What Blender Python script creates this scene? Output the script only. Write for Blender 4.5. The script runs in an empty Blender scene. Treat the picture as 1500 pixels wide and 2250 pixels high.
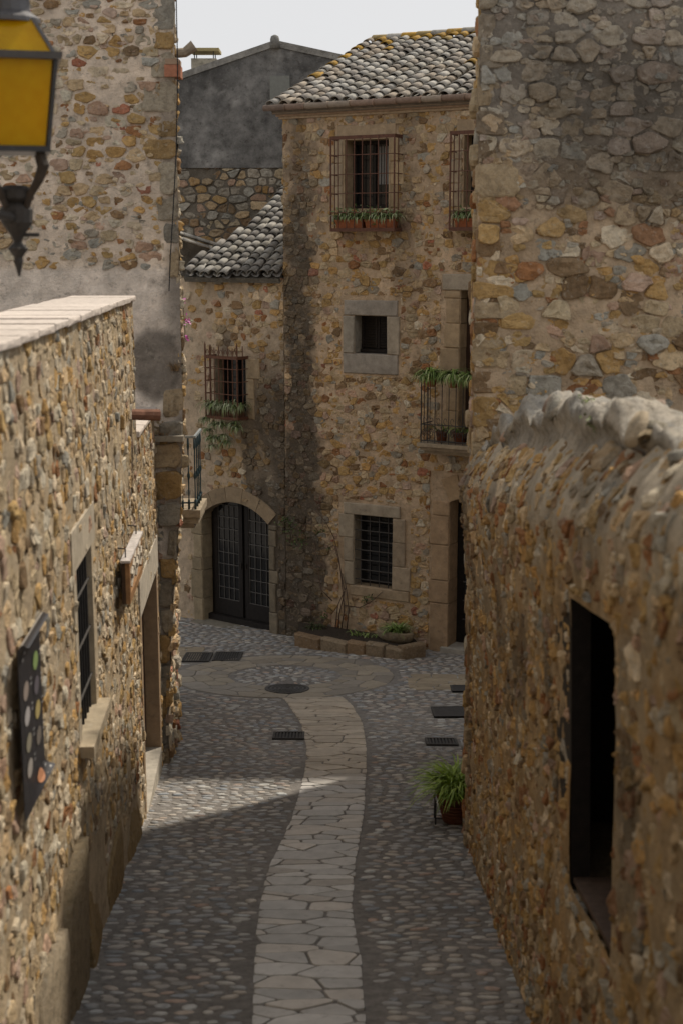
import bpy, math, random
from mathutils import Vector, Matrix, noise
R = math.radians
# ------------------------------------------------------------------ camera
CAMZ, PITCH, FPX = 7.0, R(10.85), 3000.0
sc = bpy.context.scene
cd = bpy.data.cameras.new('camera'); cam = bpy.data.objects.new('camera', cd)
sc.collection.objects.link(cam)
cam.location = (0, 0, CAMZ); cam.rotation_euler = (math.pi/2 - PITCH, 0, 0)
cd.sensor_fit = 'VERTICAL'; cd.sensor_height = 36.0; cd.lens = FPX/2250*36.0
cd.clip_start = 0.1; cd.clip_end = 2000
cd.dof.use_dof = True; cd.dof.focus_distance = 23.0; cd.dof.aperture_fstop = 2.6
sc.camera = cam
# ------------------------------------------------------------------ sky, sun, exposure
SUN_AZ, SUN_EL = R(43), R(53)          # azimuth from +Y towards +X
w = bpy.data.worlds.new('World'); sc.world = w; w.use_nodes = True
nt = w.node_tree; nt.nodes.clear()
sky = nt.nodes.new('ShaderNodeTexSky'); sky.sky_type = 'NISHITA'; sky.sun_disc = False
sky.sun_elevation = SUN_EL; sky.sun_rotation = SUN_AZ; sky.air_density = 1.0; sky.dust_density = 0.6; sky.ozone_density = 1.0
hs = nt.nodes.new('ShaderNodeHueSaturation'); hs.inputs['Saturation'].default_value = 0.12   # thin white cloud over the whole sky
bg = nt.nodes.new('ShaderNodeBackground'); bg.inputs['Strength'].default_value = 0.15
wo = nt.nodes.new('ShaderNodeOutputWorld')
cloud = nt.nodes.new('ShaderNodeMix'); cloud.data_type = 'RGBA'; cloud.inputs['Factor'].default_value = .92; cloud.inputs[7].default_value = (2.8, 2.8, 2.83, 1)   # even veil of white cloud
nt.links.new(sky.outputs[0], hs.inputs['Color']); nt.links.new(hs.outputs[0], cloud.inputs[6]); nt.links.new(cloud.outputs[2], bg.inputs['Color']); nt.links.new(bg.outputs[0], wo.inputs['Surface'])
sd = bpy.data.lights.new('sun', 'SUN'); sd.energy = 2.4; sd.angle = R(1.8); sd.color = (1.0, .9, .76)
sun = bpy.data.objects.new('sun', sd); sc.collection.objects.link(sun)
SV = Vector((math.sin(SUN_AZ)*math.cos(SUN_EL), math.cos(SUN_AZ)*math.cos(SUN_EL), math.sin(SUN_EL)))
sun.rotation_euler = (-SV).to_track_quat('-Z', 'Y').to_euler(); sun.location = (6, 8, 20)
sc.view_settings.view_transform = 'Standard'; sc.view_settings.look = 'None'
sc.view_settings.exposure = 0.72; sc.view_settings.gamma = 1.0
try: sc.view_settings.use_curve_mapping = False
except Exception: pass

# ------------------------------------------------------------------ pixel -> place helpers
CP, SP = math.cos(PITCH), math.sin(PITCH)
def ray(px, py):
    a, b = (px-750)/FPX, (1125-py)/FPX
    return Vector((a, CP + b*SP, -SP + b*CP))
def proj(p):
    x, y, z = p[0], p[1], p[2]-CAMZ
    f = y*CP - z*SP; u = y*SP + z*CP
    return (750 + FPX*x/f, 1125 - FPX*u/f, f)
def hgt(Y):
    if Y < 7: return hgt(7.0) - .40*(7-Y)
    q = min(Y, 24.0) - 7.5
    h = 4.52 + .19*q - .00275*q*q
    if Y > 24: h += .05*min(Y-24, 12)
    return h
def gz(Y): return CAMZ - hgt(max(Y, -6.0))
def on_ground(px, py):
    d = ray(px, py); t = 6.0
    lo, hi = 2.0, 60.0
    for _ in range(50):
        m = (lo+hi)/2
        if CAMZ + d.z*m > gz(d.y*m): lo = m
        else: hi = m
    return Vector((d.x*lo, d.y*lo, gz(d.y*lo)))
def on_y(px, py, Y):
    d = ray(px, py); t = Y/d.y
    return Vector((d.x*t, Y, CAMZ + d.z*t))
def N(x, y, z=0.0): return noise.noise(Vector((x, y, z)))
def F2(x, y, z=0.0): return noise.noise(Vector((x, y, z))) + .5*noise.noise(Vector((2*x+7, 2*y+3, 2*z))) + .25*noise.noise(Vector((4*x+1, 4*y+9, 4*z)))
def clamp(x, a=0.0, b=1.0): return a if x < a else b if x > b else x
def sm(a, b, x):
    t = clamp((x-a)/(b-a)); return t*t*(3-2*t)
def mixc(a, b, t): return tuple(a[i]*(1-t)+b[i]*t for i in range(3))
def mulc(a, k): return tuple(c*k for c in a[:3])

class Frame:
    """a vertical wall plane: u along, z up, w outwards"""
    def __init__(s, O, d, n, warp=None):
        L = math.hypot(*d); s.O = O; s.d = (d[0]/L, d[1]/L); L = math.hypot(*n); s.n = (n[0]/L, n[1]/L); s.warp = warp
    def P(s, u, z, w=0.0):
        if s.warp: u, z, w = s.warp(u, z, w)
        return Vector((s.O[0]+s.d[0]*u+s.n[0]*w, s.O[1]+s.d[1]*u+s.n[1]*w, z))
    def px(s, px, py, w=0.0):
        r = ray(px, py); ox, oy = s.O[0]+s.n[0]*w, s.O[1]+s.n[1]*w
        t = (ox*s.n[0]+oy*s.n[1])/(r.x*s.n[0]+r.y*s.n[1])
        X, Y, Z = r.x*t, r.y*t, CAMZ+r.z*t
        return ((X-ox)*s.d[0]+(Y-oy)*s.d[1], Z)

# ------------------------------------------------------------------ objects, meshes
WM = {}
def tag(o, label=None, cat=None, group=None, kind=None):
    if label: o['label'] = label
    if cat: o['category'] = cat
    if group: o['group'] = group
    if kind: o['kind'] = kind
    return o
def wm(o): return WM.get(o.name, Matrix.Identity(4))
def put(o, parent=None, M=None):
    M = M or Matrix.Identity(4)
    sc.collection.objects.link(o)
    if parent is not None:
        o.parent = parent; o.matrix_parent_inverse = wm(parent).inverted()
    o.matrix_basis = M; WM[o.name] = M
    return o
def thing(name, loc, label, cat, group=None):
    o = bpy.data.objects.new(name, None); o.empty_display_size = .2
    put(o, None, Matrix.Translation(Vector(loc))); return tag(o, label, cat, group)
class MB:
    def __init__(s): s.v = []; s.f = []; s.c = []; s.m = []
    def add(s, vs, fs, col=(.5,.5,.5), mi=0):
        b = len(s.v); s.v += [tuple(v) for v in vs]; s.f += [tuple(i+b for i in f) for f in fs]
        if col and isinstance(col[0], (tuple, list)): s.c += list(col)
        else: s.c += [col]*len(vs)
        s.m += [mi]*len(fs); return s
    def hexa(s, p, col=(.5,.5,.5), mi=0):
        return s.add(p, [(0,3,2,1),(4,5,6,7),(0,1,5,4),(1,2,6,5),(2,3,7,6),(3,0,4,7)], col, mi)
    def fbox(s, F, u0, u1, z0, z1, w0, w1, col=(.5,.5,.5), mi=0):
        P = F.P
        return s.hexa([P(u0,z0,w0),P(u1,z0,w0),P(u1,z0,w1),P(u0,z0,w1),P(u0,z1,w0),P(u1,z1,w0),P(u1,z1,w1),P(u0,z1,w1)], col, mi)
    def box(s, a, b, col=(.5,.5,.5), mi=0):
        x0,y0,z0 = a; x1,y1,z1 = b
        return s.hexa([(x0,y0,z0),(x1,y0,z0),(x1,y1,z0),(x0,y1,z0),(x0,y0,z1),(x1,y0,z1),(x1,y1,z1),(x0,y1,z1)], col, mi)
    def tube(s, pts, r, n=6, col=(.5,.5,.5), mi=0):
        pts = [Vector(p) for p in pts]; rs = r if isinstance(r, (list, tuple)) else [r]*len(pts)
        vs = []; fs = []; ref = None
        for i, p in enumerate(pts):
            t = (pts[min(i+1, len(pts)-1)] - pts[max(i-1, 0)]).normalized()
            if ref is None: ref = Vector((0,0,1)) if abs(t.z) < .9 else Vector((1,0,0))
            a = t.cross(ref).normalized(); b = a.cross(t).normalized(); ref = b
            for k in range(n):
                q = 2*math.pi*k/n; vs.append(p + (a*math.cos(q)+b*math.sin(q))*rs[i])
        for i in range(len(pts)-1):
            for k in range(n):
                k2 = (k+1) % n; fs.append((i*n+k, i*n+k2, (i+1)*n+k2, (i+1)*n+k))
        fs.append(tuple(range(n))[::-1]); fs.append(tuple(range((len(pts)-1)*n, len(pts)*n)))
        return s.add(vs, fs, col, mi)
    def lathe(s, c, prof, n=16, col=(.5,.5,.5), mi=0):
        vs = []; fs = []
        for (r, z) in prof:
            for k in range(n):
                q = 2*math.pi*k/n; vs.append((c[0]+r*math.cos(q), c[1]+r*math.sin(q), c[2]+z))
        for i in range(len(prof)-1):
            for k in range(n):
                k2 = (k+1) % n; fs.append((i*n+k, i*n+k2, (i+1)*n+k2, (i+1)*n+k))
        fs.append(tuple(range(n))[::-1]); fs.append(tuple(range((len(prof)-1)*n, len(prof)*n)))
        return s.add(vs, fs, col, mi)
    def mesh(s, name, mats, smooth=False):
        me = bpy.data.meshes.new(name); me.from_pydata(s.v, [], s.f); me.update()
        at = me.color_attributes.new('col', 'FLOAT_COLOR', 'POINT')
        buf = []
        for c in s.c: buf += [c[0], c[1], c[2], 1.0]
        at.data.foreach_set('color', buf)
        for m in (mats if isinstance(mats, (list, tuple)) else [mats]): me.materials.append(m)
        me.polygons.foreach_set('material_index', s.m)
        if smooth: me.polygons.foreach_set('use_smooth', [True]*len(me.polygons))
        return me
    def build(s, name, mats, parent=None, smooth=False, origin=None, **kw):
        if origin is not None:
            o_ = Vector(origin); s.v = [tuple(Vector(v)-o_) for v in s.v]
        o = bpy.data.objects.new(name, s.mesh(name, mats, smooth))
        put(o, parent, Matrix.Translation(Vector(origin)) if origin is not None else None)
        return tag(o, **kw)

# ------------------------------------------------------------------ materials
def nd(t, ty, **kw):
    n = t.nodes.new(ty)
    for k, v in kw.items():
        if k in n.inputs: n.inputs[k].default_value = v
        else: setattr(n, k, v)
    return n
def attr_mat(name, rough=.9, var=(.7, 1.25), scale=9.0, bump=.5, bscale=60.0, specks=0.0, speck_col=(.5,.5,.47,1), dark=0.0, spec=.25, bdist=.012, speck_scale=22.0):
    m = bpy.data.materials.new(name); m.use_nodes = True; t = m.node_tree; bs = t.nodes['Principled BSDF']; L = t.links.new
    bs.inputs['Roughness'].default_value = rough; bs.inputs['Specular IOR Level'].default_value = spec
    a = nd(t, 'ShaderNodeAttribute', attribute_name='col'); g = nd(t, 'ShaderNodeNewGeometry')
    n1 = nd(t, 'ShaderNodeTexNoise', Scale=scale, Detail=6.0, Roughness=.65); L(g.outputs['Position'], n1.inputs['Vector'])
    mr = nd(t, 'ShaderNodeMapRange'); mr.inputs[1].default_value = .3; mr.inputs[2].default_value = .7; mr.inputs[3].default_value = var[0]; mr.inputs[4].default_value = var[1]
    L(n1.outputs['Fac'], mr.inputs[0])
    mul = nd(t, 'ShaderNodeVectorMath', operation='SCALE'); L(a.outputs['Color'], mul.inputs[0]); L(mr.outputs[0], mul.inputs['Scale'])
    cur = mul.outputs[0]
    def over(noise_scale, lo, hi, colr, amt, cur):
        n2 = nd(t, 'ShaderNodeTexNoise', Scale=noise_scale, Detail=5.0, Roughness=.7); L(g.outputs['Position'], n2.inputs['Vector'])
        r = nd(t, 'ShaderNodeMapRange'); r.inputs[1].default_value = lo; r.inputs[2].default_value = hi; r.inputs[3].default_value = 0; r.inputs[4].default_value = amt
        L(n2.outputs['Fac'], r.inputs[0])
        mx = nd(t, 'ShaderNodeMix', data_type='RGBA'); L(r.outputs[0], mx.inputs['Factor']); L(cur, mx.inputs[6]); mx.inputs[7].default_value = colr
        return mx.outputs[2]
    if specks: cur = over(speck_scale, .57, .66, speck_col, specks, cur)
    if dark: cur = over(13.0, .56, .68, (.06,.05,.042,1), dark, cur)
    L(cur, bs.inputs['Base Color'])
    if bump:
        n3 = nd(t, 'ShaderNodeTexNoise', Scale=bscale, Detail=6.0, Roughness=.7); L(g.outputs['Position'], n3.inputs['Vector'])
        bp = nd(t, 'ShaderNodeBump', Strength=bump, Distance=bdist); L(n3.outputs['Fac'], bp.inputs['Height']); L(bp.outputs[0], bs.inputs['Normal'])
    return m
M_STONE = attr_mat('rubble_stone', .95, (.6, 1.35), 13, 1.0, 30, .4, (.46,.43,.37,1), .55, spec=.12, bdist=.03)
M_MORTAR = attr_mat('lime_mortar', .97, (.74, 1.22), 8, 1.0, 38, .25, (.52,.46,.38,1), .4, spec=.08, bdist=.025)
M_DRESSED = attr_mat('dressed_sandstone', .9, (.75, 1.2), 8, .5, 90, .2, (.42,.4,.36,1), .3)
M_COBBLE = attr_mat('river_cobble', .62, (.75, 1.2), 16, .3, 120, .15, (.42,.4,.38,1), .2, spec=.4, bdist=.004)
M_FLAG = attr_mat('worn_limestone_flag', .6, (.84, 1.12), 6, .25, 70, .1, (.5,.48,.45,1), .25, spec=.4, bdist=.004)
M_GROUT = attr_mat('street_grout', .95, (.7, 1.25), 14, .9, 110, .25, (.26,.24,.22,1), .3, spec=.15)
M_TILE = attr_mat('lichened_clay_tile', .93, (.65, 1.25), 12, .5, 70, .5, (.46,.44,.40,1), .5, speck_scale=15)
M_PLASTER = attr_mat('old_render', .97, (.6, 1.5), 5, .9, 26, .35, (.30,.29,.275,1), .55, spec=.08, bdist=.02, speck_scale=16)
M_IRON = attr_mat('rusty_iron', .75, (.6, 1.35), 30, .4, 150, 0, dark=.3, spec=.4, bdist=.003)
M_PAINT = attr_mat('painted_metal', .45, (.85, 1.12), 20, .15, 120, .1, (.25,.27,.27,1), 0, spec=.5, bdist=.002)
M_WOOD = attr_mat('old_wood', .65, (.6, 1.3), 18, .4, 60, 0, dark=.2, spec=.3, bdist=.003)
M_CLAY = attr_mat('terracotta', .85, (.75, 1.2), 15, .3, 80, .2, (.4,.3,.24,1), .15)
M_LEAF = attr_mat('leaf', .5, (.8, 1.2), 30, 0, spec=.4)
M_SOIL = attr_mat('soil', 1.0, (.6, 1.4), 30, 1.0, 60)
M_PRINT = attr_mat('printed_vinyl', .38, (.94, 1.05), 5, 0, spec=.5)
def glass_dark():
    m = bpy.data.materials.new('dark_window_glass'); m.use_nodes = True; b = m.node_tree.nodes['Principled BSDF']
    b.inputs['Base Color'].default_value = (.012,.013,.015,1); b.inputs['Roughness'].default_value = .08; b.inputs['Specular IOR Level'].default_value = .5
    t = m.node_tree; n = nd(t, 'ShaderNodeTexNoise', Scale=2.5); bp = nd(t, 'ShaderNodeBump', Strength=.05, Distance=.02); t.links.new(n.outputs['Fac'], bp.inputs['Height']); t.links.new(bp.outputs[0], b.inputs['Normal'])
    return m
M_GLASS = glass_dark()
def amber_glass():
    m = bpy.data.materials.new('amber_lantern_glass'); m.use_nodes = True; t = m.node_tree; b = t.nodes['Principled BSDF']
    n = nd(t, 'ShaderNodeTexNoise', Scale=7.0, Detail=3.0); cr = nd(t, 'ShaderNodeValToRGB'); cr.color_ramp.elements[0].color = (.80,.52,.006,1); cr.color_ramp.elements[1].color = (.92,.72,.02,1)
    t.links.new(n.outputs['Fac'], cr.inputs[0]); t.links.new(cr.outputs[0], b.inputs['Base Color']); b.inputs['Roughness'].default_value = .25
    tr = nd(t, 'ShaderNodeBsdfTranslucent'); t.links.new(cr.outputs[0], tr.inputs['Color']); mx = nd(t, 'ShaderNodeMixShader'); mx.inputs[0].default_value = .62
    t.links.new(b.outputs[0], mx.inputs[1]); t.links.new(tr.outputs[0], mx.inputs[2]); t.links.new(mx.outputs[0], t.nodes['Material Output'].inputs['Surface'])
    return m
M_AMBER = amber_glass()

# ------------------------------------------------------------------ stonework
OCH, TAN, GRY, RUS, PAL, BRN, PNK, BRK = (.43,.28,.12), (.47,.36,.225), (.34,.31,.255), (.30,.15,.07), (.54,.46,.34), (.24,.16,.09), (.43,.30,.22), (.36,.16,.10)
def pick(rnd, pal):
    tot = sum(p[1] for p in pal); x = rnd.random()*tot
    for c, wt in pal:
        x -= wt
        if x <= 0: break
    k = 1.2*rnd.uniform(.8, 1.18); j = rnd.uniform(-.06, .06)
    return (clamp(c[0]*k*(1+j)), clamp(c[1]*k), clamp(c[2]*k*(1-j)))
def clip_half(poly, ax, ay, c):
    """keep ax*x+ay*y <= c"""
    out = []; n = len(poly)
    for i in range(n):
        p, q = poly[i], poly[(i+1) % n]
        dp, dq = ax*p[0]+ay*p[1]-c, ax*q[0]+ay*q[1]-c
        if dp <= 0: out.append(p)
        if (dp < 0 < dq) or (dq < 0 < dp):
            t = dp/(dp-dq); out.append((p[0]+(q[0]-p[0])*t, p[1]+(q[1]-p[1])*t))
    return out
def area_c(poly):
    A = cx = cy = 0.0
    for i in range(len(poly)):
        x0, y0 = poly[i]; x1, y1 = poly[(i+1) % len(poly)]; k = x0*y1-x1*y0
        A += k; cx += (x0+x1)*k; cy += (y0+y1)*k
    if abs(A) < 1e-9: return 0, poly[0][0], poly[0][1]
    return abs(A)/2, cx/(3*A), cy/(3*A)
def vcells(u0, u1, z0, z1, cw, ch, rnd, irregular=.5):
    """uneven rubble cells: a power diagram over jittered courses"""
    s = ch/cw; pts = []; z = z0 - ch*.3
    while z < z1 + ch*.5:
        h = ch*rnd.uniform(.65, 1.4); u = u0 - rnd.random()*cw
        while u < u1 + cw:
            wd = cw*rnd.choice((.5, .7, .9, 1.0, 1.25, 1.7))*rnd.uniform(.85, 1.15)
            pts.append(((u+wd/2)*s, z+h/2+rnd.uniform(-irregular, irregular)*h*.6, rnd.uniform(0, .5)*(min(wd*s, h)*.5)**2)); u += wd
        z += h
    g = {}; cs = ch*1.3
    for i, p in enumerate(pts): g.setdefault((int(p[0]//cs), int(p[1]//cs)), []).append(i)
    out = []
    for i, p in enumerate(pts):
        poly = [(u0*s, z0), (u1*s, z0), (u1*s, z1), (u0*s, z1)]
        gx, gy = int(p[0]//cs), int(p[1]//cs); near = []
        for a in (-2,-1,0,1,2):
            for b in (-2,-1,0,1,2):
                for j in g.get((gx+a, gy+b), ()):
                    if j != i: near.append(((pts[j][0]-p[0])**2+(pts[j][1]-p[1])**2, j))
        near.sort(); 
        for d2, j in near[:22]:
            q = pts[j]; ax, ay = q[0]-p[0], q[1]-p[1]
            c = (q[0]**2+q[1]**2-q[2]-p[0]**2-p[1]**2+p[2])/2
            poly = clip_half(poly, ax, ay, c)
            if len(poly) < 3: break
        if len(poly) >= 3:
            out.append([(x/s, y) for x, y in poly])
    return out
def cut_holes(poly, holes, m=0.0):
    for (a, b, c, d) in holes:
        a -= m; b += m; c -= m; d += m
        xs = [p[0] for p in poly]; ys = [p[1] for p in poly]
        if max(xs) <= a or min(xs) >= b or max(ys) <= c or min(ys) >= d: continue
        best = None
        for (ax, ay, k) in ((1,0,a), (-1,0,-b), (0,1,c), (0,-1,-d)):
            q = clip_half(poly, ax, ay, k)
            if len(q) >= 3:
                A = area_c(q)[0]
                if best is None or A > best[0]: best = (A, q)
        if best is None or best[0] < 1e-4: return None
        poly = best[1]
    return poly
def chaikin(poly, r=.27):
    out = []
    for i in range(len(poly)):
        p, q = poly[i], poly[(i+1) % len(poly)]
        out.append((p[0]+(q[0]-p[0])*r, p[1]+(q[1]-p[1])*r)); out.append((p[0]+(q[0]-p[0])*(1-r), p[1]+(q[1]-p[1])*(1-r)))
    return out
def stone_mesh(F, poly, h, joint, col, rnd, deep=.035, rough=.012, flat=.74):
    """an irregular, angular rubble stone: broken outline, near-flat uneven face, short rounded arris"""
    A, cx, cy = area_c(poly)
    if A < 2.5e-4: return None
    size = math.sqrt(A); k = max(.5, 1-joint/size); out = []
    poly = [(cx+(x-cx)*k, cy+(y-cy)*k) for x, y in poly]
    # drop very short edges, then break each long edge and ease each corner
    q = [p for i, p in enumerate(poly) if math.hypot(p[0]-poly[i-1][0], p[1]-poly[i-1][1]) > .12*size]
    if len(q) < 3: q = poly
    m_ = len(q)
    for i in range(m_):
        p, nx, pv = q[i], q[(i+1) % m_], q[i-1]
        e = rnd.uniform(.08, .2)
        out.append((p[0]+(pv[0]-p[0])*e, p[1]+(pv[1]-p[1])*e)); out.append((p[0]+(nx[0]-p[0])*e, p[1]+(nx[1]-p[1])*e))
        if math.hypot(nx[0]-p[0], nx[1]-p[1]) > .5*size:
            t_ = rnd.uniform(.4, .6); mx, my = p[0]+(nx[0]-p[0])*t_, p[1]+(nx[1]-p[1])*t_; g = rnd.uniform(-.09, .05); out.append((mx+(mx-cx)*g, my+(my-cy)*g))
    poly = out; n = len(poly); vs = []; cl = []; tiltx, tilty = rnd.uniform(-.13, .13), rnd.uniform(-.13, .13); sd_ = rnd.random()*50; fr = .55/size
    for ring, (sc_, ww) in enumerate(((1.0, -deep), (1.0, h*.55), (.90, h*.97), (.5, h*1.05))):
        for (x, y) in poly:
            X, Y = cx+(x-cx)*sc_, cy+(y-cy)*sc_; e = 0.0
            if ring: e = rough*(1.3*N(X*fr*2, Y*fr*2, sd_)+.8*N(X*fr*5, Y*fr*5, sd_+9)) + (tiltx*(X-cx)+tilty*(Y-cy))*.7
            jj = .05*size*N(X*fr*7, Y*fr*7, sd_+4) if ring else 0
            vs.append(F.P(X+jj, Y-jj, ww+e)); cl.append(mulc(col, 1+.2*N(X*14, Y*14, sd_)))
    vs.append(F.P(cx, cy, h*1.05+rough*N(cx*9, cy*9, sd_))); cl.append(col)
    fs = []
    for r_ in range(3):
        for i in range(n):
            j = (i+1) % n; fs.append((r_*n+i, r_*n+j, (r_+1)*n+j, (r_+1)*n+i))
    for i in range(n): fs.append((3*n+i, 3*n+(i+1) % n, 4*n))
    return vs, fs, cl
def orient(F):
    # True when (u,z,w) is right-handed so faces point outwards
    d, n = F.d, F.n
    return (d[1]*1*n[0] - d[0]*1*n[1]) > 0
def emit(stones, parent, mat, name='stone', rest='stones', keep=300, smooth=False):
    """the pieces that show largest become parts of their own, the rest one joined part"""
    def key(s):
        v = s[0]; c = v[-1]; p = proj(c)
        xs = [proj(q)[:2] for q in v[len(v)//2:len(v)//2+len(v)//4+1]]
        if p[2] < .5: return 0
        a = (max(x[0] for x in xs)-min(x[0] for x in xs))*(max(x[1] for x in xs)-min(x[1] for x in xs))
        inside = -40 < p[0] < 1540 and -40 < p[1] < 2290
        return a if inside else a*.001
    stones.sort(key=key, reverse=True)
    for s in stones[:keep]:
        m = MB(); m.add(*s); c = sum((Vector(v) for v in s[0]), Vector())/len(s[0])
        m.build(name, mat, parent, smooth, origin=c)
    if stones[keep:]:
        m = MB()
        for s in stones[keep:]: m.add(*s)
        m.build(rest, mat, parent, smooth, kind='stuff')
def sheet(F, u0, u1, z0, z1, res, holes, colf, amp, seed=0., w=0.0, nscale=5.0):
    us = sorted(set([round(u0+(u1-u0)*i/max(1, int((u1-u0)/res)), 4) for i in range(max(1, int((u1-u0)/res))+1)] + [round(h[i], 4) for h in holes for i in (0,1) if u0 < h[i] < u1]))
    zs = sorted(set([round(z0+(z1-z0)*i/max(1, int((z1-z0)/res)), 4) for i in range(max(1, int((z1-z0)/res))+1)] + [round(h[i], 4) for h in holes for i in (2,3) if z0 < h[i] < z1]))
    m = MB(); idx = {}; vs = []; cl = []; fs = []; flip = not orient(F)
    def vid(i, j):
        if (i, j) not in idx:
            u, z = us[i], zs[j]; idx[(i, j)] = len(vs)
            e = amp*(F2(u*nscale, z*nscale, seed)+.55*N(u*19, z*19, seed)+.3*N(u*41, z*41, seed)) if amp else 0
            for h in holes:
                q = max(h[0]-u, u-h[1], h[2]-z, z-h[3])
                if q < .10: e *= clamp(q/.10, .12, 1)
            vs.append(F.P(u, z, w+e)); cl.append(colf(u, z))
        return idx[(i, j)]
    for i in range(len(us)-1):
        for j in range(len(zs)-1):
            cu, cz = (us[i]+us[i+1])/2, (zs[j]+zs[j+1])/2
            if any(h[0] < cu < h[1] and h[2] < cz < h[3] for h in holes): continue
            f = (vid(i,j), vid(i+1,j), vid(i+1,j+1), vid(i,j+1)); fs.append(f[::-1] if flip else f)
    m.add(vs, fs, cl); return m
def rubble(parent, F, u0, u1, z0, z1, cw, ch, pal, mortar, joint=.02, proud=(.02,.012), holes=(), nostone=(), stain=None, amp=.012, seed=1, res=.07,
           mcol=None, name='wall', mat=None, keep=300, deep=.035, rough=.012, tint=None, mw=0.0, stone_ok=None, flat=.74, margin=260, fill=None, hm=.012):
    rnd = random.Random(seed); holes = list(holes)
    st = stain or (lambda u, z: 0.0)
    DARK = (.075, .066, .055)
    def mc(u, z):
        c = mcol(u, z) if mcol else mortar
        c = mulc(c, 1+.22*F2(u*1.7, z*1.7, seed+.5)); return mixc(c, DARK, clamp(st(u, z)))
    base = sheet(F, u0, u1, z0, z1, res, holes, mc, amp, seed+.3, mw).build(name, M_MORTAR, parent, True)
    out = []; flip = not orient(F)
    for poly in vcells(u0, u1, z0, z1, cw, ch, rnd):
        poly = cut_holes(poly, holes + list(nostone), hm)
        if not poly: continue
        A, cx, cy = area_c(poly)
        if A < cw*ch*.07: continue
        if stone_ok and not stone_ok(cx, cy, rnd): continue
        P = proj(F.P(cx, cy))
        if P[2] < .5 or not (-margin < P[0] < 1500+margin and -margin < P[1] < 2250+margin): continue
        h = rnd.gauss(*proud)
        if h < -.004: continue
        col = pick(rnd, pal)
        if tint: col = tint(col, cx, cy)
        col = mixc(col, mulc(DARK, rnd.uniform(.8, 1.9)), clamp(st(cx, cy)*.92))
        s = stone_mesh(F, poly, h, joint*rnd.uniform(.6, 1.6), col, rnd, deep, rough, flat)
        if s:
            if flip: s = (s[0], [f[::-1] for f in s[1]], s[2])
            out.append(s)
    if fill:
        fw, fh, fm, fs_, pr = fill
        for poly in vcells(u0, u1, z0, z1, fw, fh, rnd):
            if rnd.random() > pr: continue
            poly = cut_holes(poly, holes + list(nostone), hm)
            if not poly: continue
            A, cx, cy = area_c(poly)
            if A < fw*fh*.15 or (stone_ok and not stone_ok(cx, cy, rnd)): continue
            P = proj(F.P(cx, cy))
            if P[2] < .5 or not (-margin < P[0] < 1500+margin and -margin < P[1] < 2250+margin): continue
            h = rnd.gauss(fm, fs_)
            if h < -.006: continue
            col = pick(rnd, pal); col = tint(col, cx, cy) if tint else col; col = mixc(col, mulc(DARK, rnd.uniform(.8, 1.9)), clamp(st(cx, cy)*.92))
            s = stone_mesh(F, poly, h, joint*.5, col, rnd, .03, rough*.6, flat)
            if s: out.append((s[0], [f[::-1] for f in s[1]], s[2]) if flip else s)
    emit(out, base, mat or M_STONE, keep=keep)
    return base
def block(F, u0, u1, z0, z1, w0, w1, col, name, parent, rnd, bev=.014, mat=None, **kw):
    """a dressed stone with eased, slightly uneven edges"""
    g = .004; u0 += g; u1 -= g; z0 += g; z1 -= g
    j = lambda s=.006: rnd.uniform(-s, s)
    q = [(u0,z0),(u1,z0),(u1,z1),(u0,z1)]; q = [(a+j(), b+j()) for a, b in q]
    cu, cz = (u0+u1)/2, (z0+z1)/2
    def ins(b): return [(a+(b if a < cu else -b), c+(b if c < cz else -b)) for a, c in q]
    rings = [(q, w0), (q, w1-bev), (ins(bev*.9), w1+j(.003))]
    vs = []; cl = []
    for pts, ww in rings:
        for a, b in pts: vs.append(F.P(a, b, ww)); cl.append(mulc(col, rnd.uniform(.9, 1.1)))
    vs.append(F.P(cu, cz, w1+.004)); cl.append(col)
    fs = []
    for r_ in range(2):
        for i in range(4): k = (i+1) % 4; fs.append((r_*4+i, r_*4+k, r_*4+4+k, r_*4+4+i))
    for i in range(4): fs.append((8+i, 8+(i+1) % 4, 12))
    fs.append((3,2,1,0))
    if not orient(F): fs = [f[::-1] for f in fs]
    m = MB(); m.add(vs, fs, cl)
    return m.build(name, mat or M_DRESSED, parent, False, origin=F.P(cu, cz, w1), **kw)
def arch_blocks(F, ua, ub, zs, rise, thick, n, w0, w1, col, parent, rnd, name='arch_stone'):
    half = (ub-ua)/2; Rr = (half*half+rise*rise)/(2*rise); uc, zc = (ua+ub)/2, zs+rise-Rr
    th0 = math.asin(half/Rr); 
    for i in range(n):
        a0, a1 = -th0+2*th0*i/n+.004, -th0+2*th0*(i+1)/n-.004
        pts = []
        K = 4
        t_ = thick*rnd.uniform(.9, 1.12)
        for k in range(K+1): a = a0+(a1-a0)*k/K; pts.append((uc+Rr*math.sin(a), zc+Rr*math.cos(a)))
        for k in range(K, -1, -1): a = a0+(a1-a0)*k/K; pts.append((uc+(Rr+t_)*math.sin(a)*1.0, zc+(Rr+t_)*math.cos(a)))
        nn = len(pts); vs = [F.P(x, y, w0) for x, y in pts]+[F.P(x, y, w1) for x, y in pts]
        fs = [tuple(range(nn))[::-1], tuple(range(nn, 2*nn))]+[(i_, (i_+1) % nn, nn+(i_+1) % nn, nn+i_) for i_ in range(nn)]
        # pts run clockwise seen from outside for a right-handed frame
        if orient(F): fs = [f[::-1] for f in fs]
        c = mulc(col, rnd.uniform(.85, 1.12)); m = MB(); m.add(vs, fs, c); m.build(name, M_DRESSED, parent, False, origin=vs[nn])
    return uc, zc, Rr

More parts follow.
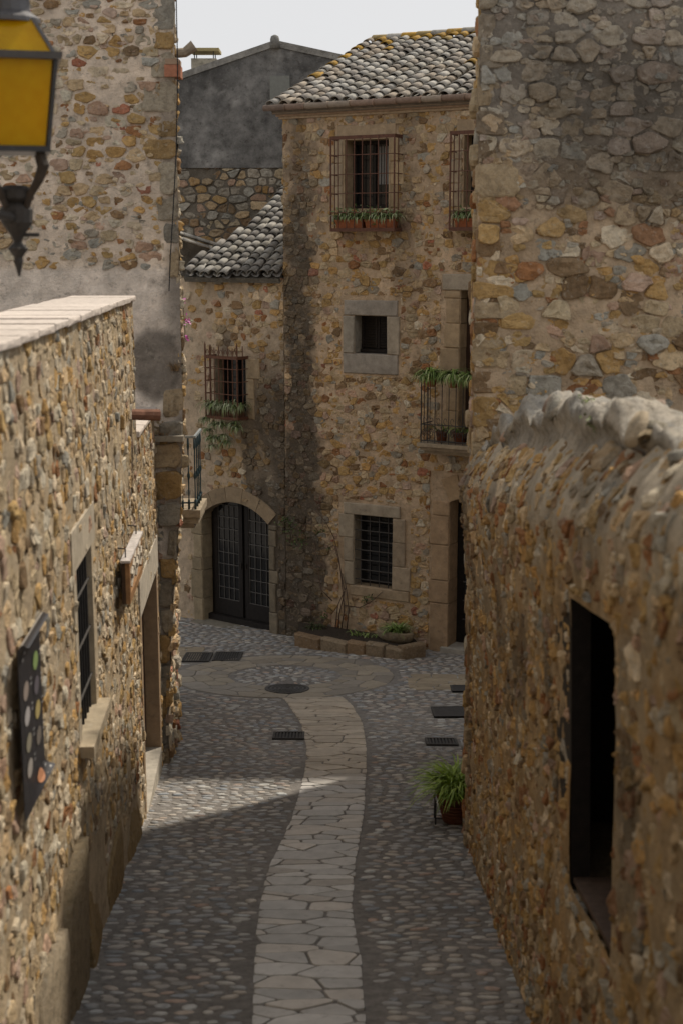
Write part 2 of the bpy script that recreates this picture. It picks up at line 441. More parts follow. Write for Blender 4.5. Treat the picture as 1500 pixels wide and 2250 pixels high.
# ------------------------------------------------------------------ street
rnd = random.Random(5)
def ground_mesh():
    m = MB(); xs = [-200,-60,-20,-9]+[-6+.5*i for i in range(33)]+[14,25,60,200]; ys = [-120,-40,-12,-6]+[-5+.5*i for i in range(74)]+[34,38,60,120,300]
    vs = []; cl = []
    for y in ys:
        for x in xs:
            vs.append((x, y, gz(y)+(.012*F2(x*.8, y*.8) if -4 < x < 8 and 5 < y < 28 else 0))); k = 1+.25*F2(x*.6, y*.6, 4); cl.append((.225*k, .211*k, .196*k))
    n = len(xs); fs = [(j*n+i, j*n+i+1, (j+1)*n+i+1, (j+1)*n+i) for j in range(len(ys)-1) for i in range(n-1)]
    return m.add(vs, fs, cl)
street = ground_mesh().build('street', M_GROUT, None, True, kind='structure')
tag(street, 'grey mortared cobble street running downhill between stone walls', 'street')
class GFrame:
    warp = None; d = (1, 0); n = (0, -1)
    def P(s, x, y, w=0.0): return Vector((x, y, gz(y)+w+.012*F2(x*.8, y*.8)))
G = GFrame()
def gorient_fix(fs): return fs
# flagstone strip edges, read off the photograph and laid on the ground
edge = [(2330,548,812),(2250,552,805),(2120,556,797),(2000,566,776),(1900,592,782),(1800,640,800),(1700,668,806),(1640,672,806),(1590,660,798),(1545,630,772),(1532,618,752)]
EL = [on_ground(a, y) for y, a, b in edge]; ER = [on_ground(b, y) for y, a, b in edge]
def strip_at(y):
    for i in range(len(EL)-1):
        y0, y1 = (EL[i].y+ER[i].y)/2, (EL[i+1].y+ER[i+1].y)/2
        if y0 <= y <= y1:
            t = (y-y0)/(y1-y0); return EL[i].x+(EL[i+1].x-EL[i].x)*t, ER[i].x+(ER[i+1].x-ER[i].x)*t
    return None
YS0, YS1 = (EL[0].y+ER[0].y)/2, (EL[-1].y+ER[-1].y)/2
PC = on_ground(625, 1485); PR, PRI = 1.72, .82
wallL = lambda Y: -1.63-.0552*(Y-7.5)          # street face of the terrace wall
def flag(poly, col, h, rnd, name='flagstone'):
    A, cx, cy = area_c(poly); size = math.sqrt(A); k = max(.85, 1-.016/size)
    poly = [(cx+(x-cx)*k, cy+(y-cy)*k) for x, y in poly]; poly = chaikin(poly, .12); n = len(poly); vs = []; cl = []
    for s_, ww in ((1.0, -.03), (1.0, h-.007), (.975, h)):
        for x, y in poly:
            X, Y = cx+(x-cx)*s_, cy+(y-cy)*s_; vs.append(G.P(X, Y, ww+.004*N(X*5, Y*5, 3))); cl.append(mulc(col, rnd.uniform(.95, 1.05)))
    vs.append(G.P(cx, cy, h+.002)); cl.append(col)
    fs = [(r_*n+i, r_*n+(i+1) % n, (r_+1)*n+(i+1) % n, (r_+1)*n+i) for r_ in range(2) for i in range(n)]+[(2*n+i, 2*n+(i+1) % n, 3*n) for i in range(n)]
    if area_signed(poly) < 0: fs = [f[::-1] for f in fs]
    m = MB(); m.add(vs, fs, cl); m.build(name, M_FLAG, street, False, origin=vs[-1])
def area_signed(p): return sum(p[i][0]*p[(i+1) % len(p)][1]-p[(i+1) % len(p)][0]*p[i][1] for i in range(len(p)))/2
for poly in vcells(0, 1, YS0, YS1, .56, .19, rnd, .75):
    pts = []
    for a, y in poly:
        y = clamp(y, YS0+.001, YS1-.001); l, r_ = strip_at(y); pts.append((l+(r_-l)*a, y))
    if area_c(pts)[0] > .004:
        c = rnd.choice(((.50,.485,.46),(.53,.515,.49),(.46,.45,.43),(.51,.475,.43)))
        cy = area_c(pts)[2]; c = mixc(c, (.42,.35,.26), .7*sm(13.6, 14.6, cy)); flag(pts, mulc(c, rnd.uniform(.8, 1.12)), .012+rnd.uniform(-.004, .004), rnd)
# round crazy paving in the little square, with a ring of flags
def polar_cells(r0, r1, n_r, size):
    cells = []
    for poly in vcells(0, 2*math.pi*1.3, r0, r1, size*1.2, size*.8, rnd, .4): cells.append([(y*math.cos(x/1.3)+PC.x, y*math.sin(x/1.3)+PC.y) for x, y in poly])
    return cells
for pts in polar_cells(PRI+.05, PR, 3, .34):
    if area_c(pts)[0] > .006: flag(pts, mulc(rnd.choice(((.30,.265,.215),(.28,.255,.22),(.33,.29,.23))), rnd.uniform(.8, 1.1)), .010, rnd)
# paved apron at the left by the slot drain and to the right of the circle
for (ax0, ax1, ay0, ay1) in ((-3.6, -2.35, 21.6, 22.9), (1.0, 2.2, 19.3, 20.5)):
    for poly in vcells(ax0, ax1, ay0, ay1, .42, .3, rnd, .4):
        A, cx, cy = area_c(poly)
        if A > .01 and math.hypot(cx-PC.x, cy-PC.y) > PR+.25: flag(poly, mulc((.31,.26,.19), rnd.uniform(.85, 1.15)), .014, rnd)
# drains (things) keep their ground clear
drains = []
def ground_rect(px0, px1, py0, py1):
    a, b = on_ground((px0+px1)/2, py1), on_ground((px0+px1)/2, py0); c, d = on_ground(px0, (py0+py1)/2), on_ground(px1, (py0+py1)/2)
    return c.x, d.x, a.y, b.y
RG1 = ground_rect(600, 669, 1611, 1625); RG2 = ground_rect(934, 1004, 1625, 1639); RC = ground_rect(949, 1034, 1556, 1578)
RS = ground_rect(404, 530, 1437, 1454); RT = ground_rect(990, 1045, 1508, 1522); MH = on_ground(631, 1515)
keepouts = [RG1, RG2, RC, (RS[0], RS[1], RS[2]-.1, RS[3]+.1), RT]
def cobble(x, y, a, b, rot, h, col, seed):
    vs = []; cl = []; n = 8; c_, s_ = math.cos(rot), math.sin(rot)
    for (k, ww) in ((1.0, -.012), (.93, h*.62), (.58, h)):
        for i in range(n):
            q = 2*math.pi*i/n; rr = 1+.16*N(math.cos(q)*1.3+seed, math.sin(q)*1.3, seed*.7)
            X, Y = a*k*rr*math.cos(q), b*k*rr*math.sin(q); X, Y = X*c_-Y*s_, X*s_+Y*c_
            vs.append(G.P(x+X, y+Y, ww)); cl.append(col)
    vs.append(G.P(x, y, h*1.04)); cl.append(col)
    fs = [(r_*n+i, r_*n+(i+1) % n, (r_+1)*n+(i+1) % n, (r_+1)*n+i) for r_ in range(2) for i in range(n)]+[(2*n+i, 2*n+(i+1) % n, 3*n) for i in range(n)]
    return vs, fs, cl
CP_ = [((.27,.26,.245), 4), ((.25,.25,.25), 3), ((.31,.29,.26), 3), ((.30,.26,.225), 1.2), ((.21,.22,.23), 1.2), ((.38,.37,.345), 1.3), ((.31,.24,.2), .4)]
cobs = []; y = 6.6; row = 0
while y < 26.6:
    dy = rnd.uniform(.070, .096)*(1.0 if y < 17 else 1.25); x = -4.6 if y > 17.5 else wallL(y)-.05
    xmax = 3.6 if y > 16 else 1.7
    row += 1
    while x < xmax:
        wd = rnd.uniform(.085, .175)*(1.0 if y < 17 else 1.15); cx = x+wd/2; cy = y+rnd.uniform(-.03, .03)
        x += wd+rnd.uniform(.004, .026)
        s_ = strip_at(cy)
        if s_ and s_[0]-wd*.45 < cx < s_[1]+wd*.45: continue
        dc = math.hypot(cx-PC.x, cy-PC.y)
        if PRI < dc < PR+.06: continue
        if math.hypot(cx-MH.x, cy-MH.y) < .40: continue
        if any(k[0]-.05 < cx < k[1]+.05 and k[2]-.04 < cy < k[3]+.04 for k in keepouts): continue
        if rnd.random() < .06: continue
        rot = rnd.gauss(0, .22)
        if dc <= PRI: rot = math.atan2(cy-PC.y, cx-PC.x)
        cobs.append(cobble(cx, cy, wd*.5*rnd.uniform(.75, 1.0), dy*.5*rnd.uniform(.55, .95), rot, rnd.uniform(.005, .014), pick(rnd, CP_), rnd.random()*90))
    y += dy
emit(cobs, street, M_COBBLE, 'cobble', 'cobbles', smooth=True)
# iron covers and drains
def plate(name, r, label, cat, bars, group=None, frame=.03):
    t = thing(name, ((r[0]+r[1])/2, (r[2]+r[3])/2, gz((r[2]+r[3])/2)), label, cat, group)
    y0, y1 = r[2], r[3]
    if y1-y0 < .22: c = (y0+y1)/2; y0, y1 = c-.13, c+.13
    m = MB()
    def slab(x0, x1, a, b, h0, h1, col):
        m.hexa([G.P(x0,a,h0),G.P(x1,a,h0),G.P(x1,b,h0),G.P(x0,b,h0),G.P(x0,a,h1),G.P(x1,a,h1),G.P(x1,b,h1),G.P(x0,b,h1)], col)
    slab(r[0], r[1], y0, y1, -.03, .006 if bars else .022, (.012,.012,.013) if bars else (.045,.044,.045)); m.build('plate', M_IRON, t)
    m = MB()
    for (a, b, c, d) in ((r[0], r[1], y0, y0+frame), (r[0], r[1], y1-frame, y1), (r[0], r[0]+frame, y0+frame, y1-frame), (r[1]-frame, r[1], y0+frame, y1-frame)): slab(a, b, c, d, -.02, .027, (.06,.058,.056))
    m.build('frame', M_IRON, t)
    if bars:
        n = max(4, int((r[1]-r[0])/.045)); wd = (r[1]-r[0]-2*frame)/n
        for i in range(n):
            m = MB(); slab(r[0]+frame+wd*(i+.25), r[0]+frame+wd*(i+.8), y0+frame, y1-frame, -.01, .022, (.055,.053,.052)); m.build('bar', M_IRON, t)
    return t
plate('drain_grate', RG1, 'black slotted drain grate beside the pale flagstone strip', 'drain grate', True, 'iron drain grates in the street')
plate('drain_grate', RG2, 'black slotted drain grate behind the green potted plant', 'drain grate', True, 'iron drain grates in the street')
plate('access_cover', RC, 'dark square iron access cover set in the cobbles', 'access cover', False, 'iron access covers')
plate('access_cover', RT, 'small dark iron cover by the ochre flagstones near the right doorway', 'access cover', False, 'iron access covers')
xm = (RS[0]+RS[1])/2
plate('slot_drain', (RS[0], xm-.02, RS[2]-.04, RS[3]+.02), 'long dark slot drain, half nearer the left wall', 'drain', True, 'halves of the slot drain')
plate('slot_drain', (xm+.02, RS[1], RS[2]+.03, RS[3]+.10), 'long dark slot drain, half nearer the glazed doors', 'drain', True, 'halves of the slot drain')
mt = thing('manhole_cover', MH, 'round patterned iron manhole cover at the edge of the paved circle', 'manhole cover')
def disc(m, r0, r1, h0, h1, col, n=40):
    vs = []; 
    for r_, h in ((r0, h0), (r0, h1), (r1, h1), (r1, h0)):
        for i in range(n): q = 2*math.pi*i/n; vs.append(G.P(MH.x+r_*math.cos(q), MH.y+r_*math.sin(q), h))
    m.add(vs, [(k*n+i, k*n+(i+1) % n, ((k+1) % 4)*n+(i+1) % n, ((k+1) % 4)*n+i) for k in range(4) for i in range(n)], col)
m = MB(); disc(m, .005, .28, -.02, .016, (.05,.05,.052)); m.build('lid', M_IRON, mt)
m = MB(); disc(m, .285, .33, -.02, .024, (.075,.072,.07)); m.build('frame', M_IRON, mt)
for r_ in (.06, .12, .18, .24): m = MB(); disc(m, r_-.012, r_+.012, .010, .024, (.085,.083,.08)); m.build('raised_ring', M_IRON, mt)

# ------------------------------------------------------------------ plants
GREENS = [(.12,.20,.04), (.17,.26,.055), (.085,.14,.03), (.24,.33,.10), (.36,.42,.20)]
def blades(m, c, n, L, rnd, spread=1.0, wid=.011, up=.9, greens=GREENS, drop=1.0, rx=.05, ry=.05):
    for _ in range(n):
        a = rnd.uniform(0, 2*math.pi); l = L*rnd.uniform(.55, 1.15); out = spread*rnd.uniform(.25, 1.0); e0 = math.atan2(up*rnd.uniform(.5, 1.3), out)
        p = Vector((c[0]+rnd.uniform(-rx, rx), c[1]+rnd.uniform(-ry, ry), c[2])); dirh = Vector((math.cos(a), math.sin(a), 0)); side = Vector((-math.sin(a), math.cos(a), 0))
        col = rnd.choice(greens); col = mulc(col, rnd.uniform(.8, 1.2)); vs = []; K = 4
        e = e0
        for k in range(K+1):
            ww = wid*(1, 1.1, .95, .65, .08)[k]; vs += [p-side*ww, p+side*ww]
            p = p+(dirh*math.cos(e)+Vector((0,0,1))*math.sin(e))*(l/K); e -= drop*rnd.uniform(.45, .85)
        m.add(vs, [(2*k, 2*k+1, 2*k+3, 2*k+2) for k in range(K)], col)
def leaf_cluster(m, c, n, r, rnd, size=.03, greens=GREENS, sq=(1,1,1)):
    for _ in range(n):
        p = Vector((rnd.gauss(0, .5), rnd.gauss(0, .5), rnd.gauss(0, .5)))*r; p = Vector(c)+Vector((p.x*sq[0], p.y*sq[1], p.z*sq[2]))
        a = Vector((rnd.gauss(0,1), rnd.gauss(0,1), rnd.gauss(0,.6))).normalized(); b = a.orthogonal().normalized(); s = size*rnd.uniform(.5, 1.3)
        m.add([p-a*s, p+b*s*.42, p+a*s, p-b*s*.42], [(0,1,2,3)], mulc(rnd.choice(greens), rnd.uniform(.7, 1.25)))
def pot(m, c, r, h, col, n=18):
    m.lathe(c, [(r*.68, 0), (r*.72, .004), (r*.95, h*.84), (r*1.06, h*.84), (r*1.08, h), (r*.95, h), (r*.92, h*.86), (r*.3, h*.85)], n, col)

# ------------------------------------------------------------------ terrace wall on the left
FT = Frame((wallL(5.0), 5.0), (-.0552, 1), (1, .0552))
uY = lambda Y: (Y-5.0)*math.hypot(.0552, 1)
Zc1, Zc2 = CAMZ-.40, CAMZ-1.66
U1, U2 = uY(12.62), uY(14.75)
tw = thing('terrace_wall', (wallL(9)-.25, 9, gz(9)), 'tall golden rubble wall with barred window and doorway, stepped tile coping', 'wall')
def door_u(px, py): return FT.px(px, py)
dN, dL = FT.px(308, 1330), FT.px(345, 1261)
du0, du1, dz1 = dN[0], min(dL[0], U2-.35), (dN[1]+dL[1])/2
dz0 = gz(5+du0)-.1
wa, wb = FT.px(172, 1614), FT.px(233, 1530); wl = FT.px(190, 1208)
wu0, wu1, wz0, wz1 = wa[0]+.12, wb[0]-.12, (wa[1]+wb[1])/2+.04, wl[1]
wu1 = wu0+.72
zb = gz(14.8)-.3
holesT = [(du0, du1, zb-1, dz1), (wu0, wu1, wz0, wz1)]
PALT = [(OCH,2.2), (TAN,5.2), (PAL,3.6), (GRY,.8), (PNK,.9), (BRN,.6), (RUS,.3)]
rndT = random.Random(11)
big = []                                        # big worn boulders along the foot of the wall
for (bx0, bx1, bz) in ((1.4, 2.3, .62), (2.3, 3.25, .95), (3.25, 4.4, .78), (4.4, 5.6, .5), (5.6, 6.9, .42)):
    big.append((bx0, bx1, zb, gz(5+(bx0+bx1)/2)+bz))
def tintT(col, u, z): return mulc(col, .95)
wT = rubble(tw, FT, 0, U1, zb, Zc1-.05, .115, .095, PALT, (.47,.375,.255), joint=.009, proud=(.004,.008), holes=holesT, nostone=big, seed=21, amp=.009, res=.06, tint=tintT, deep=.04, rough=.011)
wT2 = rubble(tw, FT, U1, U2, zb, Zc2-.05, .115, .095, PALT, (.47,.375,.255), joint=.009, proud=(.004,.008), holes=holesT, seed=22, amp=.009, res=.06, tint=tintT, deep=.04, rough=.011)
for i, b in enumerate(big):
    pl = [(b[0]+.02, b[2]), (b[1]-.02, b[2]), (b[1]-.03, b[3]-.12*rndT.random()), ((b[0]+b[1])/2+.1, b[3]), (b[0]+.06, b[3]-.1*rndT.random())]
    s = stone_mesh(FT, pl, rndT.uniform(.015, .035), .02, rndT.choice(((.31,.22,.11), (.33,.27,.19), (.28,.22,.14))), rndT, .05, .03, .8)
    if not orient(FT): s = (s[0], [f[::-1] for f in s[1]], s[2])
    m = MB(); m.add(*s); m.build('foot_boulder', M_STONE, wT, True, origin=s[0][-1])
# core, ends and back of the wall
m = MB()
m.fbox(FT, 0, U1-.002, Zc1-1.2, Zc1-.06, -.50, -.03, (.30,.24,.16)); m.fbox(FT, U1, U2, Zc2-1.2, Zc2-.06, -.50, -.03, (.30,.24,.16))
m.fbox(FT, 0, wu0-.25, zb, Zc1-1.2, -.50, -.03, (.30,.24,.16)); m.fbox(FT, wu1+.25, du0-.1, zb, Zc1-1.2, -.50, -.03, (.30,.24,.16))
m.fbox(FT, wu0-.25, wu1+.25, zb, wz0-.25, -.50, -.03, (.30,.24,.16)); m.fbox(FT, wu0-.25, wu1+.25, wz1+.3, Zc1-1.2, -.50, -.03, (.30,.24,.16))
m.fbox(FT, du1+.1, U2, zb, Zc2-1.2, -.50, -.03, (.30,.24,.16)); m.fbox(FT, du0-.1, U1, dz1+.3, Zc1-1.2, -.5, -.03, (.30,.24,.16)); m.fbox(FT, U1, du1+.1, dz1+.3, Zc2-1.2, -.5, -.03, (.30,.24,.16))
m.fbox(FT, 0, U2, zb, zb+3.2, -.56, -.505, (.05,.045,.04))
m.build('wall_core', M_MORTAR, tw)
# pale rendered end where the coping steps down
m = MB(); m.fbox(FT, U1-.002, U1+.02, Zc2-.02, Zc1-.06, -.5, .005, (.50,.44,.36)); m.build('rendered_end', M_MORTAR, tw)
def coping(u0, u1, z, over=.035):
    u = u0
    while u < u1-.02:
        L = min(.55, u1-u); block(FT, u, u+L, z-.055, z, -.54, over, mulc((.56,.495,.44), rndT.uniform(.95, 1.04)), 'coping_tile', tw, rndT, .006, M_CLAY); u += L
coping(0, U1+.03, Zc1); coping(U1+.035, U2, Zc2)
# doorway
m = MB()
m.fbox(FT, du1-.03, du1+.16, dz0, dz1, -.45, .012, (.34,.24,.15)); m.build('door_jamb', M_DRESSED, tw)
m = MB(); m.fbox(FT, du0-.12, du0+.02, dz0, dz1, -.45, .012, (.34,.25,.16)); m.build('door_jamb', M_DRESSED, tw)
m = MB(); m.fbox(FT, du0-.16, du1+.17, dz1, dz1+.36, -.45, .02, (.50,.45,.37)); m.build('door_lintel', M_DRESSED, tw)
dd = MB().fbox(FT, du0+.02, du1-.03, dz0, dz1, -.20, -.15, (.055,.026,.016)).build('door', M_WOOD, tw)
for i in range(6):
    a = du0+.03+(du1-du0-.06)*i/6; m = MB(); m.fbox(FT, a+.006, a+(du1-du0-.06)/6-.006, dz0+.2, dz1-.02, -.15, -.14, (.06,.028,.017)); m.build('plank', M_WOOD, dd)
zt = gz(13.6)+.17
m = MB(); m.fbox(FT, du0+.02, du1-.031, zb, zt, -.149, .02, (.46,.42,.35)); m.build('threshold', M_DRESSED, tw)
# window with bars and sill
win = MB().fbox(FT, wu0, wu1, wz0, wz1, -.09, -.06, (.012,.012,.014)).build('window', M_GLASS, tw)
m = MB(); m.fbox(FT, wu1, wu1+.17, wz0-.04, wz1+.04, -.36, .015, (.44,.36,.25)); m.build('jamb', M_DRESSED, win)
m = MB(); m.fbox(FT, wu0-.12, wu0, wz0-.04, wz1+.04, -.36, .010, (.42,.36,.27)); m.build('jamb', M_DRESSED, win)
m = MB(); m.fbox(FT, wu0-.2, wu1+.2, wz1+.005, wz1+.27, -.36, .018, (.44,.38,.29)); m.build('lintel', M_DRESSED, win)
m = MB(); m.fbox(FT, wu0-.13, wu1+.13, wz0-.075, wz0, -.058, .10, (.40,.33,.23)); m.build('sill', M_DRESSED, win)
for i in range(6):
    u = wu0+.06+(wu1-wu0-.12)*i/5; m = MB(); m.tube([FT.P(u, wz0, -.022), FT.P(u, wz1, -.022)], .009, 6, (.03,.028,.027)); m.build('bar', M_IRON, win)
for i in range(3):
    z = wz0+(wz1-wz0)*(.2+.3*i); m = MB(); m.tube([FT.P(wu0, z, -.010), FT.P(wu1, z, -.010)], .008, 6, (.05,.045,.04)); m.build('bar', M_IRON, win)
# clay spout under the coping step
m = MB(); su, sz = FT.px(290, 912); m.tube([FT.P(su-.1, sz+.02, -.05), FT.P(su+.02, sz, .10), FT.P(su+.08, sz-.01, .24)], [.05,.052,.055], 10, (.20,.10,.065)); m.build('clay_spout', M_CLAY, tw)
# taller house front that the terrace wall starts from, behind the lantern and beside the camera
m = MB(); m.hexa([(-4.0,-3,gz(-3)-.5),(wallL(2)-.02,-3,gz(-3)-.5),(wallL(5.9)-.02,5.72,gz(6)-.6),(-4.0,5.72,gz(6)-.6),(-4.0,-3,10.5),(wallL(2)-.02,-3,10.5),(wallL(5.9)-.02,5.72,10.5),(-4.0,5.72,10.5)], (.40,.33,.24))
nh = thing('lantern_house', (-2.7, 2, gz(2)), 'ochre rendered house corner that carries the wall lantern', 'house'); m.build('wall', M_MORTAR, nh)

# ------------------------------------------------------------------ lantern
ln = thing('wall_lantern', (-1.60, 6.55, 6.85), 'black iron street lantern with amber glass panes on a scrolled bracket', 'lantern')
LC = on_y(31, 330, 6.55); s_ = 6.55/FPX/ray(31, 330).y*1.0
def lz(py): return on_y(31, py, 6.55).z
BLK = (.030,.030,.032)
def ring4(m, half0, z0, half1, z1, col, th, mi=0):
    """four tapering corner posts between two squares"""
    for sx in (-1, 1):
        for sy in (-1, 1):
            m.tube([LCr(sx*half0, sy*half0, z0), LCr(sx*half1, sy*half1, z1)], th, 4, col)
ca, sa = math.cos(R(14)), math.sin(R(14))
def LCr(x, y, z): return Vector((LC.x+x*ca-y*sa, LC.y+x*sa+y*ca, z))
zt_, zr_, zbm = lz(118), lz(140), lz(325)
hb, ht, hr = .150, .195, .222
for sx in (-1, 1):
    for sy in (-1, 1): m = MB(); m.tube([LCr(sx*hb, sy*hb, zbm), LCr(sx*ht, sy*ht, zr_)], .013, 4, BLK); m.build('frame_post', M_PAINT, ln)
for (x0, y0, x1, y1) in ((-1,-1,1,-1), (1,-1,1,1), (1,1,-1,1), (-1,1,-1,-1)):
    k = .965; m = MB()
    a, b, c, d = LCr(x0*hb*k, y0*hb*k, zbm), LCr(x1*hb*k, y1*hb*k, zbm), LCr(x1*ht*k, y1*ht*k, zr_), LCr(x0*ht*k, y0*ht*k, zr_)
    nrm = (b-a).cross(d-a).normalized()*.004; m.hexa([a-nrm, b-nrm, b+nrm, a+nrm, d-nrm, c-nrm, c+nrm, d+nrm], (.5,.3,.01)); m.build('glass_pane', M_AMBER, ln)
def sq(m, h0, z0, h1, z1, col):
    m.hexa([LCr(-h0,-h0,z0), LCr(h0,-h0,z0), LCr(h0,h0,z0), LCr(-h0,h0,z0), LCr(-h1,-h1,z1), LCr(h1,-h1,z1), LCr(h1,h1,z1), LCr(-h1,h1,z1)], col)
m = MB(); sq(m, hb+.012, zbm-.025, hb+.012, zbm, BLK); m.build('bottom_rail', M_PAINT, ln)
m = MB(); sq(m, hr, zr_, hr+.008, zr_+.03, (.10,.10,.105)); m.build('roof_rim', M_PAINT, ln)
zc_ = lz(48)
for (x0, y0, x1, y1) in ((-1,-1,1,-1), (1,-1,1,1), (1,1,-1,1), (-1,1,-1,-1)):
    m = MB(); h0, h1 = .185, .105; a, b, c, d = LCr(x0*h0, y0*h0, zr_+.03), LCr(x1*h0, y1*h0, zr_+.03), LCr(x1*h1, y1*h1, zc_), LCr(x0*h1, y0*h1, zc_)
    nrm = (b-a).cross(d-a).normalized()*.004; m.hexa([a-nrm, b-nrm, b+nrm, a+nrm, d-nrm, c-nrm, c+nrm, d+nrm], (.5,.3,.01)); m.build('roof_pane', M_AMBER, ln)
for sx in (-1, 1):
    for sy in (-1, 1): m = MB(); m.tube([LCr(sx*.19, sy*.19, zr_+.03), LCr(sx*.107, sy*.107, zc_)], .012, 4, (.10,.10,.105)); m.build('roof_post', M_PAINT, ln)
m = MB(); m.lathe((LC.x, LC.y, zc_-.01), [(.15,0),(.15,.02),(.105,.05),(.10,.12),(.135,.13),(.13,.16),(.07,.24),(.02,.30),(.03,.33),(.005,.37)], 16, (.10,.10,.108)); m.build('chimney_cap', M_PAINT, ln)
zcup = lz(470)
for q in range(4):
    a = R(14)+math.pi/4+q*math.pi/2; dx, dy = math.cos(a), math.sin(a); pts = []
    for t_, rr in ((0,.16), (.2,.185), (.42,.15), (.65,.09), (.85,.06), (1,.05)): z = zbm-.02+(zcup-zbm)*t_; pts.append((LC.x+dx*rr, LC.y+dy*rr, z))
    m = MB(); m.tube(pts, [.02,.026,.022,.018,.016,.016], 7, (.055,.042,.032)); m.build('scroll_arm', M_IRON, ln)
m = MB(); m.lathe((LC.x, LC.y, lz(608)), [(.004,0),(.022,.07),(.02,.09),(.05,.13),(.018,.16),(.03,.19),(.075,.25),(.078,.31),(.055,.34),(.085,.36),(.085,.40),(.05,.42)], 14, (.045,.04,.036)); m.build('finial', M_IRON, ln)
m = MB(); m.tube([(LC.x, LC.y, lz(516)), LCr(.10, -.02, lz(516))], .010, 6, (.04,.036,.034)); m.build('pin', M_IRON, ln)
m = MB(); m.tube([(LC.x, LC.y, lz(480)), (LC.x-.06, LC.y-.4, lz(470)), (LC.x-.13, 5.70, lz(440))], .022, 8, (.045,.04,.036)); m.tube([(LC.x-.13, 5.71, lz(600)), (LC.x-.13, 5.71, lz(380))], .03, 8, (.045,.04,.036)); m.build('bracket', M_IRON, ln)

# ------------------------------------------------------------------ menu banner and wooden sign on the terrace wall
def banner():
    bu0, bu1 = FT.px(48, 1560, .06)[0], FT.px(97, 1560, .06)[0]; zt2, zb2 = FT.px(70, 1352, .06)[1], FT.px(75, 1770, .06)[1]
    t = thing('menu_banner', FT.P((bu0+bu1)/2, zb2, .03), 'curling black menu banner with dish pictures on the rubble wall', 'banner')
    m = MB(); nu, nv = 8, 26; vs = []; 
    def S(a, b):          # a across 0..1 (near to far), b up 0..1
        u = bu0+(bu1-bu0)*a; z = zb2+(zt2-zb2)*b; w_ = .055
        if b > .92: q = (b-.92)/.08*2.6; z = zb2+(zt2-zb2)*.92+.03*math.sin(q); w_ += .028*(1-math.cos(q))
        if b < .10: q = (.10-b)/.10; w_ += .055*q*q*a; z += .06*q*a
        return FT.P(u, z, w_)
    for j in range(nv+1):
        for i in range(nu+1): vs.append(S(i/nu, j/nv))
    vs2 = [v-Vector((FT.n[0], FT.n[1], 0))*.004 for v in vs]; n = len(vs); k = nu+1
    fs = [(j*k+i, j*k+i+1, (j+1)*k+i+1, (j+1)*k+i) for j in range(nv) for i in range(nu)]; fs2 = [tuple(x+n for x in f[::-1]) for f in fs]
    m.add(vs+vs2, fs+fs2, [(.022,.022,.026)]*n+[(.42,.40,.37)]*n); m.build('sheet', M_PRINT, t, True)
    def mark(a0, a1, b0, b1, col, name, oval=True):
        mm = MB(); c = []; K = 12
        for i in range(K):
            q = 2*math.pi*i/K; a = (a0+a1)/2+(a1-a0)/2*math.cos(q); b = (b0+b1)/2+(b1-b0)/2*math.sin(q)
            c.append(S(a, b)+Vector((FT.n[0], FT.n[1], 0))*.004)
        mm.add(c, [tuple(range(K))], col); mm.build(name, M_PRINT, t)
    for (a, b, col) in ((.72, .73, (.24,.34,.13)), (.24, .66, (.30,.25,.22)), (.72, .59, (.12,.11,.13)), (.25, .52, (.42,.40,.40)), (.73, .45, (.42,.34,.14)), (.27, .37, (.26,.24,.18)), (.73, .30, (.17,.15,.13)), (.27, .23, (.36,.33,.30)), (.68, .07, (.42,.20,.11))):
        mark(a-.12, a+.12, b-.05, b+.05, col, 'dish_picture')
        for k in range(2): mark(a+.19, a+.27, b-.012+k*.03, b-.004+k*.03, (.40,.40,.40), 'price_mark')
    for k in range(5): mark(.12+.09*k, .19+.09*k, .835+.018*k, .855+.018*k, (.42,.42,.42), 'title_stroke')
banner()
def sign():
    a, b = FT.px(285, 1236, .12), FT.px(313, 1200, .12); u0, u1 = a[0], b[0]; z1 = a[1]; z0 = FT.px(286, 1332, .12)[1]
    t = thing('wooden_sign', FT.P((u0+u1)/2, z0, .05), 'carved wooden sign case with sunlit-coloured top hung beside the doorway lintel', 'sign')
    W = (.30,.165,.075)
    m = MB(); m.fbox(FT, u0, u1, z0, z1, .055, .085, (.06,.035,.02)); m.build('back_board', M_WOOD, t)
    for nm, (q0, q1, r0, r1) in {'stile': (u0, u0+.07, z0, z1), 'stile ': (u1-.07, u1, z0, z1), 'rail': (u0+.07, u1-.07, z1-.07, z1), 'rail ': (u0+.07, u1-.07, z0, z0+.07)}.items():
        m = MB(); m.fbox(FT, q0, q1, r0, r1, .085, .12, W); m.build(nm.strip(), M_WOOD, t)
    m = MB(); m.fbox(FT, u0-.03, u1+.03, z1, z1+.02, .05, .128, (.52,.48,.45)); m.build('top_board', M_WOOD, t)  # pale colour carries the sunlight that falls on the wooden top
    rr = random.Random(3)
    for k in range(7):
        uu = u0+.10+(u1-u0-.2)*k/7; m = MB(); zz = z0+.12+.35*(z1-z0)*((k % 3)/3)
        m.tube([FT.P(uu, zz, .115), FT.P(uu+.05, zz+.06, .12), FT.P(uu+.02, zz+.1, .12), FT.P(uu+.08, zz+.14, .12)], .016, 6, (.55,.48,.38)); m.build('carved_letter', M_WOOD, t)
    for k in (0, 1): m = MB(); uu = u0+.1+(u1-u0-.2)*k; m.tube([FT.P(uu, z1+.10, -.02), FT.P(uu, z1+.09, .08), FT.P(uu, z1, .08)], .007, 6, (.03,.025,.022)); m.build('hook', M_IRON, t)
sign()

